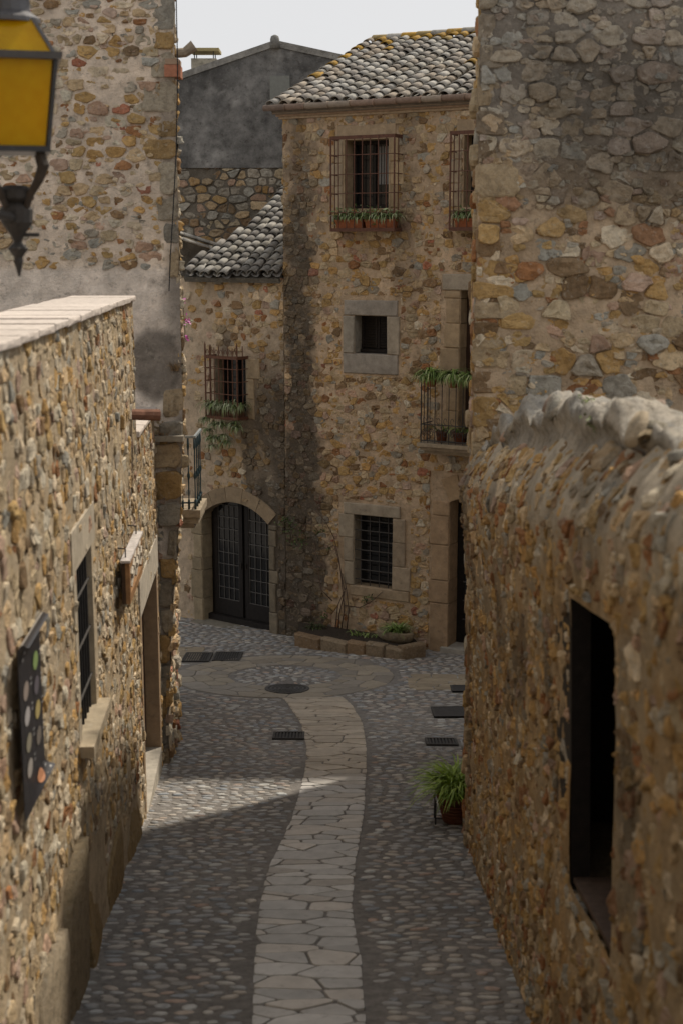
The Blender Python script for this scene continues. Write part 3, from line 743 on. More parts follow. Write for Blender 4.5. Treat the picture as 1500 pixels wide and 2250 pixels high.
# ------------------------------------------------------------------ tall house on the left (its front faces us, its corner turns into the square)
TY = 14.8
def leanX(z): return -1.725-.235*sm(5.4, 1.5, z)
FL = Frame((-9.0, TY), (1, 0), (0, -1)); TXW = 9.0-1.725
FL.warp = lambda u, z, w: (u-.235*sm(5.4, 1.5, z)*sm(TXW-1.6, TXW, u), z, w)
tl = thing('tall_house', (-4.5, TY+3, gz(TY)), 'tall pale house of stones bedded in cream mortar, plastered lower band', 'house')
zp0, zp1 = on_y(150, 738, TY).z, on_y(150, 590, TY).z
PALL = [(TAN,3.6), (OCH,2.0), (GRY,1.8), (PNK,1.2), (PAL,2.4), (RUS,.55), (BRN,.7), (BRK,.25)]
EDU = TXW
def stL(u, z):
    e = EDU-u; k = sm(.26, .04, e+.12*F2(z*1.2, u*2, 5))*.62*(sm(9.6, 8.2, z)*.9+.1)
    g = on_y(345, 800, TY); du = (u-9-g.x)/.33; dz = (z-g.z)/.42
    k = max(k, .8*sm(1.15, .75, math.hypot(du, dz)+.15*F2(u*4, z*4, 2))*(1 if z < 6.75 else 0))
    return clamp(k+.10*F2(u*2.3, z*2.3, 9))
def mcL(u, z):
    t_ = sm(zp1+.05, zp1-.03, z+.03*F2(u*3, z*3)); return mixc((.76,.63,.50), (.80,.70,.60), t_)
def okL(u, z, r): return z > zp1+.02 or z < zp0-.9 and u > TXW-.6
rubble(tl, FL, 9-6.2, TXW, zb, 11.5, .17, .105, PALL, (.5,.4,.3), joint=.022, proud=(.006,.012), seed=31, amp=.016, res=.038, stain=stL, mcol=mcL, stone_ok=okL, rough=.016, mw=.0, fill=(.085,.045,.0,.010,.55), nostone=[(TXW-.14, TXW, 0, 11.5)])
# side wall turning into the square, in the sun
FS = Frame((-1.725, TY), (-1.05, 4.7), (4.7, 1.05))
LS = math.hypot(1.05, 4.7)
def warpS(u, z, w): return u, z, w-.235*sm(5.4, 1.5, z)*clamp(1-u/1.4)
FS.warp = warpS
rubble(tl, FS, 0, LS, zb, 11.5, .17, .14, PALL, (.46,.38,.28), joint=.025, proud=(.02,.02), seed=32, amp=.02, res=.09, keep=120, rough=.03, margin=60)
# quoins down the corner
rq = random.Random(8); z = zb
def warpQ(u, z, w): return u+(.235*0), z, w
while z < 11.4:
    h = rq.uniform(.16, .38); Lq = rq.choice((.14, .22, .34)); x1 = leanX(z+h/2)+rq.uniform(-.02, .015)
    below = z < on_y(370, 957, TY).z
    c = mixc(rq.choice((TAN, OCH, (.42,.36,.27), GRY)), (.10,.09,.075), rq.uniform(.0, .45) if z < 8.4 else .08)
    if 5.4 < z < 6.6: z += h; continue
    u1 = TXW+rq.uniform(-.01, .02); pl = [(u1-Lq+rq.uniform(-.04, .04), z+.01), (u1, z+.005), (u1, z+h-.01), (u1-Lq+rq.uniform(-.05, .05), z+h-rq.uniform(0, .05))]
    st_ = stone_mesh(FL, pl, rq.uniform(.006, .02) if not below else rq.uniform(.02, .05), .01, c, rq, .06, .018)
    m = MB(); m.add(st_[0], st_[1] if orient(FL) else [f[::-1] for f in st_[1]], st_[2]); m.build('quoin', M_STONE, tl, False, origin=st_[0][-1]); z += h
m = MB(); lz0 = on_y(370, 957, TY).z; m.box((-2.2, TY-.13, lz0-.05), (leanX(lz0)+.02, TY+.05, lz0+.01), (.28,.25,.2)); m.build('ledge', M_DRESSED, tl)
m = MB(); m.box((-9, TY+.03, zb), (-2.85, TY+4.6, 11.45), (.4,.33,.25)); m.build('house_body', M_MORTAR, tl)
# loose cable down the corner
pts = [on_y(388, 0, TY-.08), on_y(391, 150, TY-.08), on_y(388, 330, TY-.08), on_y(380, 480, TY-.08), on_y(375, 560, TY-.08), on_y(372, 640, TY-.08)]
m = MB(); m.tube(pts, .006, 5, (.015,.015,.016)); m.build('cable', M_IRON, tl)
# clay gutter end at the corner
gp = on_y(384, 150, TY)
m = MB(); m.box((gp.x-.10, TY-.06, gp.z-.09), (gp.x+.06, TY+.2, gp.z+.03), (.40,.17,.10)); m.box((gp.x-.09, TY-.05, gp.z+.035), (gp.x+.05, TY+.2, gp.z+.09), (.36,.25,.17)); m.build('clay_bracket', M_CLAY, tl)
m = MB(); m.tube([gp+Vector((-.02,.1,.16)), gp+Vector((.10,.1,.17)), gp+Vector((.20,.1,.24))], [.05,.05,.06], 10, (.30,.25,.19)); m.build('gutter_spout', M_CLAY, tl)
# dry weeds on the ledge and a magenta creeper on the side
m = MB(); blades(m, on_y(385, 815, TY-.03), 60, .20, rq, .8, .003, .9, [(.30,.20,.10), (.22,.15,.08)], .5, .04, .02); tag(m.build('dry_weed', M_LEAF), 'dry brown tuft sprouting from the grey stained corner of the tall house', 'weed')
m = MB(); blades(m, (-2.0, TY-.08, lz0+.01), 40, .14, rq, .9, .003, .7, [(.30,.20,.10), (.22,.13,.07)], .5, .12, .02); tag(m.build('dry_weed', M_LEAF), 'dry brown weeds lying on the stone ledge beside the teal balcony', 'weed')
m = MB(); cr = [on_y(402, 640, 16.0), on_y(404, 690, 16.0), on_y(407, 730, 16.0), on_y(405, 760, 16.0)]
m.tube(cr, .004, 5, (.10,.07,.04))
for px, py in ((406,660), (413,709), (408,742), (403,668), (410,700)): leaf_cluster(m, on_y(px, py, 15.98), 9, .035, rq, .022, [(.48,.03,.36), (.55,.05,.42)])
leaf_cluster(m, on_y(404, 700, 16.0), 24, .10, rq, .018, GREENS); tag(m.build('flowering_creeper', M_LEAF), 'thin creeper with magenta flowers at the corner of the tall house', 'creeper')
# blue balcony on the side wall
BY = 18.0; b0, b1 = on_y(399, 957, BY), on_y(431, 957, BY); bz1, bz0 = on_y(420, 957, BY).z, on_y(420, 1118, BY).z
bal = thing('iron_balcony', (b0.x, BY, bz0), 'narrow teal iron balcony on a moulded stone slab at the tall house', 'balcony')
TEAL = (.018,.045,.056); bx1 = b1.x; bx0 = -2.5; yb0, yb1 = 17.95, 18.75
m = MB(); m.box((bx0, yb0-.05, bz0-.10), (bx1+.05, yb1+.05, bz0-.0), (.34,.28,.2)); m.box((bx0, yb0-.02, bz0-.19), (bx1+.02, yb1+.02, bz0-.10), (.30,.25,.18)); m.box((bx0, yb0+.02, bz0-.26), (bx1-.04, yb1-.02, bz0-.19), (.28,.23,.17)); m.build('slab', M_DRESSED, bal)
m = MB(); m.box((bx0, yb0, bz1-.03), (bx1, yb0+.03, bz1), (.25,.28,.29)); m.box((bx1-.03, yb0+.03, bz1-.03), (bx1, yb1, bz1), (.25,.28,.29)); m.build('hand_rail', M_PAINT, bal)
m = MB(); m.box((bx0, yb0, bz0+.08), (bx1-.031, yb0+.02, bz0+.10), TEAL); m.box((bx1-.025, yb0, bz0+.08), (bx1-.005, yb1, bz0+.10), TEAL); m.build('bottom_rail', M_PAINT, bal)
xs = [bx1-.02-.085*i for i in range(6)]
for x in xs:
    m = MB(); m.lathe((x, yb0+.012, bz0), [(.016,0),(.016,.12),(.009,.14),(.009,.4),(.02,.44),(.02,.47),(.009,.5),(.009,.8),(.018,.84),(.012,bz1-bz0-.02)], 8, TEAL); m.build('baluster', M_PAINT, bal, True)
for k in range(1, 4):
    m = MB(); m.lathe((bx1-.015, yb0+.012+.22*k, bz0), [(.014,0),(.014,.12),(.009,.14),(.009,.4),(.02,.44),(.02,.47),(.009,.5),(.009,.8),(.018,.84),(.012,bz1-bz0-.02)], 8, TEAL); m.build('baluster', M_PAINT, bal, True)

# ------------------------------------------------------------------ roof tiles
def tile_mesh(name, r0, r1, L, col, th=.013, n=7, inv=False):
    m = MB(); vs = []; 
    for (y, r_, lift) in ((0, r0, 0), (L, r1, 0)):
        for rr in (r_, r_-th):
            for i in range(n+1): a = math.pi*(i/n); vs.append((rr*math.cos(a), y, (rr*math.sin(a)*.85)*(-1 if inv else 1)))
    k = n+1; fs = []
    for i in range(n):
        fs.append((i, i+1, 2*k+i+1, 2*k+i)); fs.append((k+i+1, k+i, 3*k+i, 3*k+i+1)); fs.append((i+1, i, k+i, k+i+1)); fs.append((2*k+i, 2*k+i+1, 3*k+i+1, 3*k+i))
    for e in (0, n): fs.append((e, 2*k+e, 3*k+e, k+e))
    m.add(vs, [f[::-1] for f in fs], col); me = m.mesh(name, M_TILE, True); return me
TC = [(.36,.345,.315), (.31,.29,.25), (.41,.395,.36), (.29,.265,.235), (.35,.31,.26), (.39,.37,.33), (.34,.29,.23)]
TCY = [(.42,.25,.04), (.36,.22,.05), (.30,.22,.09)]
def roof(parent, E, e, up, tan, nrow, nlen, pitchw, expo, rnd, cols, rfun=None, ok=None, r0=.105):
    e = Vector(e).normalized(); s = Vector(up).normalized(); th = math.atan(tan)
    sl = (s*math.cos(th)+Vector((0,0,1))*math.sin(th)); nn = e.cross(sl).normalized()
    meshes = [tile_mesh('tile', r0, r0*.80, expo*1.28, c) for c in cols]; ym = [tile_mesh('tile', r0, r0*.80, expo*1.28, c) for c in TCY]
    pan = MB()
    deck = bpy.data.meshes
    for i in range(nrow):
        jx = rnd.uniform(-.018, .018)
        for k in range(nlen):
            if ok and not ok(i, k): continue
            x = i*pitchw+jx+rnd.uniform(-.015, .015)+.02*N(i*.7, k*.35, 3); y = k*expo+rnd.uniform(-.035, .035)+.06*N(i*.9, 2.2, 5)
            tilt = .055+rnd.uniform(-.015, .015); yaw = rnd.gauss(0, .045)
            d = (sl*math.cos(tilt)-nn*math.sin(tilt)); d = (d+e*yaw).normalized(); ee = d.cross(nn).normalized(); n2 = ee.cross(d)
            p = Vector(E)+e*x+sl*y+nn*(.065+rnd.uniform(-.006, .008))
            me = (rnd.choice(ym) if rfun and rnd.random() < rfun(i, k) else rnd.choice(meshes))
            o = bpy.data.objects.new('roof_tile', me); M = Matrix((ee, d, n2)).transposed().to_4x4(); M.translation = p; put(o, parent, M)
            # the pan tile between two cover tiles
            c = mulc(rnd.choice(cols), .8); q = Vector(E)+e*(x+pitchw/2)+sl*(y-.03)+nn*.055; vs = []
            for yy, rr in ((0, .095), (expo*1.15, .08)):
                for a in range(6): aa = math.pi*a/5; vs.append(q+sl*yy+e*(rr*math.cos(aa))-nn*(rr*.6*math.sin(aa)-(.028 if yy == 0 else .0)))
            pan.add(vs, [(a, a+1, 7+a, 6+a) for a in range(5)], c)
    pan.build('pan_tiles', M_TILE, parent, True, kind='stuff')
    return sl, nn

# ------------------------------------------------------------------ the two houses across the square
CX, CY = -1.0, 24.07
FM = Frame((CX, CY), (1, -.55), (-.55, -1)); FB = Frame((-3.9, CY+.74*2.9), (1, -.74), (-.74, -1))
LB = 2.9*math.hypot(1, .74); zg = gz(26)-.5
mh = thing('tall_stone_house', (1.2, 25.5, gz(24)), 'tall rubble stone house with tiled roof, caged windows and flowered balcony', 'house')
lh = thing('low_stone_house', (-2.4, 27, gz(25)), 'lower stained stone house with arched glazed doors and sloping tiled roof', 'house')
rm = random.Random(77)
ZE = FM.px(625, 266)[1]                # wall top under the cornice
def R_(F, x0, x1, y0, y1, w=0.0):
    a, b = F.px(x0, (y0+y1)/2, w), F.px(x1, (y0+y1)/2, w); c, d = F.px((x0+x1)/2, y1, w), F.px((x0+x1)/2, y0, w)
    return a[0], b[0], c[1], d[1]
W1 = R_(FM, 757, 853, 306, 458); W3 = R_(FM, 779, 850, 694, 778); W4 = R_(FM, 778, 862, 1134, 1290)
W3 = (W3[0], W3[1], W3[2], W3[3])
c1 = FM.px(725, 300, .28); c2 = FM.px(988, 288, .28); DU2 = c2[0]-c1[0]; W2 = (W1[0]+DU2, W1[1]+DU2, W1[2], W1[3])
f0 = FM.px(1012, 638); fz0 = FM.px(1000, 985)[1]; W5 = (f0[0], f0[0]+1.05, fz0, f0[1])
d0 = FM.px(988, 1130); dcz = FM.px(1025, 1088)[1]; D2 = (d0[0], d0[0]+1.25, zg, dcz)
DA = R_(FB, 447, 592, 1104, 1370); DA = (DA[0], DA[1], zg, DA[3])
WB = R_(FB, 474, 541, 785, 905)
def stM(u, z):
    zz = z-gz(24); c = .42+.10*F2(z*.7, 3, 1); k = 1.05*sm(.50, .08, abs(u-(c-.12))+.24*F2(u*4.5, z*2.6, 4)+.10*N(u*13, z*11, 2)-.22*sm(4.5, 1.5, zz))*(.55+.45*sm(9.2, 6.2, zz)) 
    k = max(k, .40*sm(.35, .1, abs(u-2.35)+.12*F2(u*2, z, 7))*sm(5.0, 6.5, zz))
    return clamp(k+.12*F2(u*1.6, z*1.6, 11)+.12*sm(.8, 0, zz), 0, .9)
def stB(u, z):
    e = LB-u; zz = z-gz(24.5); k = .95*sm(1.15, .25, e+.30*F2(u*2.2, z*1.1, 2))*sm(6.4, 3.8, zz)
    k = max(k, .8*sm(.26, .05, abs(u-(WB[1]+.08))+.1*F2(u*3, z, 6))*sm(1.9, 2.6, zz)*sm(4.6, 3.3, zz)); k = max(k, .6*sm(.22, .05, abs(u-WB[0]-.3)+.08*F2(u*3, z))*sm(4.4, 4.9, zz)*sm(5.9, 5.3, zz))
    return clamp(k+.14*F2(u*1.8, z*1.8, 15), 0, .9)
PALM = [(TAN,4.6), (OCH,3.2), (GRY,1.1), (PNK,1.0), (BRN,.9), (RUS,.45), (PAL,.8), (BRK,.12)]
sur4 = (W4[0]-.30, W4[1]+.33, W4[2]-.22, W4[3]+.25); sur3 = (W3[0]-.24, W3[1]+.24, W3[2]-.36, W3[3]+.33); sur5 = (W5[0]-.34, W5[1]+.3, W5[2], W5[3]+.28); surd = (D2[0]-.36, D2[1]+.3, zg, D2[3]+.35)
holesM = [W1, W2, W3, W4, W5, D2]
UM = 5.0
rubble(mh, FM, 0, UM, zg, ZE+.03, .165, .115, PALM, (.56,.43,.30), joint=.010, proud=(.006,.011), holes=holesM, nostone=[sur4, sur3, sur5, surd, (W1[0]-.16, W1[1]+.16, W1[2], W1[3]+.2)], seed=41, amp=.014, res=.055, stain=stM, rough=.017, fill=(.08,.05,.0,.009,.4), margin=20)
surA = (DA[0]-.26, DA[1]+.2, zg, DA[3]+.02)
zeB = FB.px(520, 612)[1]
def okB(u, z, r): return r.random() < (.35 if u < LB*.55 else .95)
rubble(lh, FB, 0, LB-.01, zg, zeB, .16, .11, PALM, (.57,.46,.34), joint=.012, proud=(.008,.013), holes=[DA, WB], nostone=[surA, (WB[0]-.05, WB[1]+.25, WB[2]-.2, WB[3]+.1)], seed=42, amp=.016, res=.055, stain=stB, stone_ok=okB, rough=.016, margin=20)
# other sides of the houses
def body(parent, F, u0, u1, z0, z1, depth, col, zr=None):
    m = MB(); P = F.P
    for (a, b) in (((u0, -.02), (u0, -depth)), ((u0, -depth), (u1, -depth)), ((u1, -depth), (u1, -.02))):
        m.add([P(a[0], z0, a[1]), P(b[0], z0, b[1]), P(b[0], z1, b[1]), P(a[0], z1, a[1])], [(0,1,2,3)], col)
    m.add([P(u0, z1-.06, -.02), P(u1, z1-.06, -.02), P(u1, z1-.06, -depth), P(u0, z1-.06, -depth)], [(0,1,2,3)], col)
    m.build('house_body', M_MORTAR, parent)
body(mh, FM, 0, UM, zg, ZE, 7.0, (.33,.26,.18)); body(lh, FB, 0, LB-.02, zg, zeB, 3.0, (.33,.26,.18))
# side wall of the tall house above the low roof: rubble too
FMS = Frame((CX, CY), (.4819, .8762), (-.8762, .4819)); rubble(mh, FMS, 0, 5.0, 6.0, ZE, .22, .15, PALM, (.36,.27,.18), joint=.028, proud=(.018,.014), seed=43, amp=.012, res=.15, keep=40, margin=20)
# cornice, gutter, roof
for k, (z0, z1, ww, c) in enumerate(((ZE+.03, ZE+.07, .04, (.44,.35,.25)), (ZE+.07, ZE+.115, .09, (.40,.29,.21)), (ZE+.115, ZE+.16, .15, (.42,.33,.24)))):
    m = MB(); m.fbox(FM, -.05-.03*k, UM, z0, z1-.001, -.2, ww, c); m.build('cornice', M_CLAY, mh)
gz_ = ZE+.20; u = -.22
while u < 4.9:
    L = rm.uniform(.34, .46); m = MB(); m.tube([FM.P(u, gz_, .24), FM.P(u+L*.93, gz_, .24), FM.P(u+L*.93, gz_, .24), FM.P(u+L, gz_, .24)], [.050,.050,.057,.057], 10, mulc(rm.choice(((.27,.19,.145), (.22,.16,.125), (.32,.26,.205))), rm.uniform(.8, 1.1))); m.build('gutter_piece', M_CLAY, mh, True); u += L
ER_ = FM.P(-.12, ZE+.17, .17)
rs = MB(); slM = Vector((FM.d[0], FM.d[1], 0)); upM = Vector((-FM.n[0], -FM.n[1], 0))
tanM = .41; LR = 4.05
def quad_slab(m, E, e, up, tan, w_, L, th, col):
    e = Vector(e).normalized(); th_ = math.atan(tan); sl = Vector(up).normalized()*math.cos(th_)+Vector((0,0,1))*math.sin(th_); nn = e.cross(sl).normalized()
    p = [Vector(E), Vector(E)+e*w_, Vector(E)+e*w_+sl*L, Vector(E)+sl*L]; m.hexa([q-nn*th for q in p]+p, col); return sl, nn
m = MB(); quad_slab(m, ER_, slM, upM, tanM, UM+.1, LR, .08, (.22,.19,.16)); m.build('roof_deck', M_MORTAR, mh)
m = MB(); E2 = ER_+upM*(LR*2*math.cos(math.atan(tanM))); quad_slab(m, E2+slM*(UM+.1), -slM, -upM, tanM, UM+.1, LR, .08, (.22,.19,.16)); m.build('roof_deck', M_MORTAR, mh)
# gable filling under the roof
thM = math.atan(tanM); m = MB(); Zr = ER_.z+LR*math.sin(thM); g0, g1, g2 = FM.P(.0, ZE-.05, -.02), FM.P(.0, ZE-.05, -7.0), FM.P(.0, Zr-.10, -LR*math.cos(thM)+.17); m.add([g0, g1, g2, g0+slM*.2, g1+slM*.2, g2+slM*.2], [(0,1,2), (5,4,3), (0,3,4,1), (1,4,5,2), (2,5,3,0)], (.33,.26,.18)); m.build('gable', M_MORTAR, mh)
roof(mh, ER_+Vector((0,0,.0)), slM, upM, tanM, 17, 16, .245, .25, rm, TC, rfun=lambda i, k: .75 if k >= 15 else .5 if i == 0 and k > 5 else .02+.08*(k > 12))
for i in range(15):
    o = bpy.data.objects.new('ridge_tile', tile_mesh('ridge_tile', .125, .11, .42, rm.choice(TCY+TC[:2]))); d = slM; n2 = Vector((0,0,1)); ee = d.cross(n2).normalized(); M = Matrix((ee, d, n2)).transposed().to_4x4(); M.translation = ER_+upM*(LR*math.cos(thM))+Vector((0,0,LR*math.sin(thM)+.06))+slM*(.31*i); put(o, mh, M)

# windows, cages, flower boxes of the tall house
RUST = (.115,.052,.034)
def cage(parent, F, u0, u1, z0, z1, dep, nv, nh, spikes=False, col=RUST):
    """a projecting iron window cage; every bar its own piece"""
    c = MB()
    for z in (z0, z1-.055):
        c.fbox(F, u0, u1, z, z+.055, dep-.012, dep+.012, col); c.fbox(F, u0, u0+.02, z, z+.055, 0, dep-.012, col); c.fbox(F, u1-.02, u1, z, z+.055, 0, dep-.012, col)
    c.fbox(F, u0+.021, u1-.021, z0+.005, z0+.02, .0, dep-.013, mulc(col, .6))
    g = c.build('window_cage', M_IRON, parent)
    for i in range(nv):
        u = u0+.012+(u1-u0-.024)*i/(nv-1); r_ = .016 if i in (0, nv-1) else .010
        top = z1-.02+(.0 if not spikes else .26 if i in (0, nv-1) else .18+.04*(i % 2))
        m = MB(); m.tube([F.P(u, z0+.02, dep), F.P(u, z1-.02, dep)]+([F.P(u, top-.05, dep), F.P(u, top, dep)] if spikes else []), [r_, r_]+([r_, .002] if spikes else []), 6, col); m.build('bar', M_IRON, g)
    for s in (u0+.01, u1-.01):
        for wv in (dep*.5,): m = MB(); m.tube([F.P(s, z0+.02, wv), F.P(s, z1-.02+(.2 if spikes else 0), wv)], .010, 6, col); m.build('bar', M_IRON, g)
    for k in range(nh):
        z = z0+(z1-z0)*(k+1)/(nh+1); m = MB(); m.tube([F.P(u0, z, 0), F.P(u0, z, dep+.008), F.P(u1, z, dep+.008), F.P(u1, z, 0)], .008, 6, col); m.build('cross_bar', M_IRON, g)
    if spikes:
        for i in range(nv-1):
            u = u0+.012+(u1-u0-.024)*(i+.5)/(nv-1); m = MB(); pts = [F.P(u+.03*math.sin(a*1.0), z1+.06+.045*math.cos(a), dep) for a in [j*.7 for j in range(-3, 4)]]; m.tube(pts, .006, 5, col); m.build('scroll', M_IRON, g)
    return g
def simple_window(parent, F, W, dep=.34, jw=.15, col=(.42,.32,.21), curtain=False):
    o = MB().fbox(F, W[0], W[1], W[2], W[3], -dep-.02, -dep, (.012,.013,.015)).build('window', M_GLASS, parent)
    DK = (.022,.019,.017)
    for (a, b, c, d) in ((W[0], W[0]+.06, W[2], W[3]), (W[1]-.06, W[1], W[2], W[3]), (W[0]+.06, W[1]-.06, W[2], W[2]+.07), (W[0]+.06, W[1]-.06, W[3]-.06, W[3]), ((W[0]+W[1])/2-.02, (W[0]+W[1])/2+.02, W[2]+.07, W[3]-.06)):
        m = MB(); m.fbox(F, a, b, c, d, -dep, -dep+.05, DK); m.build('frame', M_WOOD, o)
    m = MB(); m.fbox(F, W[0]-.03, W[0]-.001, W[2]-.0, W[3], -dep-.02, .004, col); m.build('reveal', M_DRESSED, o)
    m = MB(); m.fbox(F, W[1]+.001, W[1]+.03, W[2], W[3], -dep-.02, .004, col); m.build('reveal', M_DRESSED, o)
    m = MB(); m.fbox(F, W[0]-.03, W[1]+.03, W[3]+.001, W[3]+.03, -dep-.02, .004, col); m.build('reveal', M_DRESSED, o)
    m = MB(); m.fbox(F, W[0]-.03, W[1]+.03, W[2]-.03, W[2]-.001, -dep-.02, .006, col); m.build('reveal', M_DRESSED, o)
    if curtain:
        m = MB()
        for k in range(6): a = W[1]-.06-.05*k; m.fbox(F, a-.035, a, W[2]+.4, W[3]-.1, -dep-.018, -dep+.012+.004*(k % 2), (.20,.20,.20))
        m.build('curtain', M_PRINT, o)
    return o
def block_col(F, u0, u1, z0, z1, n, parent, w0=-.34, w1=.02, col=(.40,.31,.21), name='jamb_stone', wob=.06):
    z = z0
    for i in range(n):
        h = (z1-z0)/n*rm.uniform(.8, 1.2) if i < n-1 else z1-z
        a = rm.uniform(-wob, wob); block(F, u0+(a if u0 < u1 else 0)*0, u1+a, z, min(z+h, z1), w0, w1, mulc(col, rm.uniform(.85, 1.12)), name, parent, rm); z += h
        if z >= z1-.02: break
win1 = simple_window(mh, FM, W1, .34, curtain=True); win2 = simple_window(mh, FM, W2, .34)
for W, wn in ((W1, win1), (W2, win2)):
    block(FM, W[0]-.14, W[1]+.14, W[3]+.03, W[3]+.25, -.3, .022, (.43,.33,.22), 'lintel', wn, rm)
    for k in range(3):
        hh = (W[3]-W[2])/3; block(FM, W[1]+.032, W[1]+.20+.08*(k % 2), W[2]+hh*k, W[2]+hh*(k+1), -.3, .022, mulc((.42,.32,.2), rm.uniform(.85, 1.1)), 'jamb_stone', wn, rm)
        block(FM, W[0]-.19-.06*(k % 2), W[0]-.032, W[2]+hh*k, W[2]+hh*(k+1), -.3, .022, mulc((.42,.34,.24), rm.uniform(.85, 1.1)), 'jamb_stone', wn, rm)
ca0 = FM.px(725, 300, .28); ca1 = FM.px(866, 508, .28)
for du, nm in ((0, 'pair of terracotta boxes'), (DU2, '')):
    cage(mh, FM, ca0[0]+du, ca1[0]+du, ca1[1], ca0[1], .28, 9, 4)
def flower_box(u, z, w_, L, nm, lab, grp=None, long=False, greens=GREENS, n=300, bl=.30):
    t = thing('flower_box', FM.P(u+L/2, z, w_), lab, 'flower box', 'flower boxes in the upper window cages')
    m = MB(); P = FM.P; b, tp, h = .07, .09, .17
    m.hexa([P(u+.02,z,w_-b), P(u+L-.02,z,w_-b), P(u+L-.02,z,w_+b), P(u+.02,z,w_+b), P(u,z+h,w_-tp), P(u+L,z+h,w_-tp), P(u+L,z+h,w_+tp), P(u,z+h,w_+tp)], (.36,.13,.06))
    m.fbox(FM, u-.008, u+L+.008, z+h-.03, z+h+.004, w_-tp-.008, w_+tp+.008, (.38,.14,.065)); m.build('trough', M_CLAY, t)
    m = MB()
    for k in range(5): blades(m, FM.P(u+L*(k+.5)/5, z+h, w_), n//5, bl, rm, .9, .012, 1.0, [(.20,.28,.11), (.13,.19,.055), (.30,.36,.19), (.38,.42,.26)], 1.0, .05, .05); leaf_cluster(m, FM.P(u+L*(k+.5)/5, z+h+.08, w_+.02), 34, .13, rm, .04, [(.18,.26,.10), (.28,.34,.18), (.11,.16,.05)])
    m.build('foliage', M_LEAF, t)
zb_ = ca1[1]+.022; wdt = (ca1[0]-ca0[0])
flower_box(ca0[0]+.07, zb_, .14, wdt*.42, '', 'terracotta flower box in the fully seen upper cage, half under the window jamb')
flower_box(ca0[0]+.07+wdt*.46, zb_, .14, wdt*.44, '', 'terracotta flower box in the fully seen upper cage, half under the dark glass')
flower_box(ca0[0]+.07+DU2, zb_, .14, wdt*.42, '', 'terracotta flower box in the upper cage next to the roughstone tower')
# small shuttered window with granite surround
w3 = MB().fbox(FM, W3[0], W3[1], W3[2], W3[3], -.30, -.28, (.01,.009,.008)).build('shuttered_window', M_WOOD, mh)
GRN = (.33,.30,.26)
block(FM, W3[0]-.20, W3[1]+.20, W3[3], W3[3]+.26, -.30, .03, GRN, 'lintel', w3, rm); block(FM, W3[0]-.22, W3[1]+.22, W3[2]-.34, W3[2], -.30, .03, GRN, 'sill', w3, rm)
block(FM, W3[0]-.22, W3[0], W3[2], W3[3], -.30, .03, (.34,.31,.26), 'jamb_stone', w3, rm); block(FM, W3[1], W3[1]+.24, W3[2], W3[3], -.30, .03, (.38,.33,.26), 'jamb_stone', w3, rm)
for k in (0, 1):
    a = W3[0]+(W3[1]-W3[0])*.5*k; b = a+(W3[1]-W3[0])*.5; m = MB()
    for (q0, q1, r0, r1) in ((a+.005, a+.04, W3[2]+.08, W3[3]), (b-.04, b-.005, W3[2]+.08, W3[3])): m.fbox(FM, q0, q1, r0, r1, -.28, -.24, (.018,.014,.013))
    m.build('shutter', M_WOOD, w3)
    for i in range(12):
        z = W3[2]+.10+(W3[3]-W3[2]-.12)*i/12; m = MB(); m.fbox(FM, a+.04, b-.04, z, z+.03, -.275, -.25, (.016,.013,.012)); m.build('louvre', M_WOOD, w3)
m = MB(); m.fbox(FM, W3[0]+.001, W3[1]-.001, W3[2]+.001, W3[2]+.07, -.278, -.20, (.016,.013,.012)); m.build('bottom_rail', M_WOOD, w3)
# barred ground-floor window
w4 = MB().fbox(FM, W4[0], W4[1], W4[2], W4[3], -.26, -.24, (.015,.013,.012)).build('barred_window', M_GLASS, mh)
block(FM, W4[0]-.20, W4[1]+.15, W4[3], W4[3]+.21, -.26, .035, (.36,.31,.24), 'lintel', w4, rm); block(FM, W4[0]-.08, W4[1]+.33, W4[2]-.19, W4[2], -.26, .03, (.36,.28,.19), 'sill', w4, rm)
hh = (W4[3]-W4[2])
for k in range(3):
    block(FM, W4[0]-.20-.1*(k == 2), W4[0], W4[2]+hh*k/3, W4[2]+hh*(k+1)/3, -.26, .03, mulc((.34,.29,.22), rm.uniform(.9, 1.1)), 'jamb_stone', w4, rm)
    block(FM, W4[1], W4[1]+.25+.1*(k == 0), W4[2]+hh*k/3, W4[2]+hh*(k+1)/3, -.26, .03, mulc((.36,.29,.21), rm.uniform(.9, 1.1)), 'jamb_stone', w4, rm)
for i in range(4):
    u = W4[0]+(W4[1]-W4[0])*(i+.6)/4.2; m = MB(); m.tube([FM.P(u, W4[2], -.05), FM.P(u, W4[3], -.05)], .011, 6, (.055,.05,.048)); m.build('bar', M_IRON, w4)
for i in range(7):
    z = W4[2]+hh*(i+.6)/7.2; m = MB(); m.tube([FM.P(W4[0]-.02, z, -.035), FM.P(W4[1]+.02, z, -.035)], .011, 6, (.06,.055,.05)); m.build('bar', M_IRON, w4)
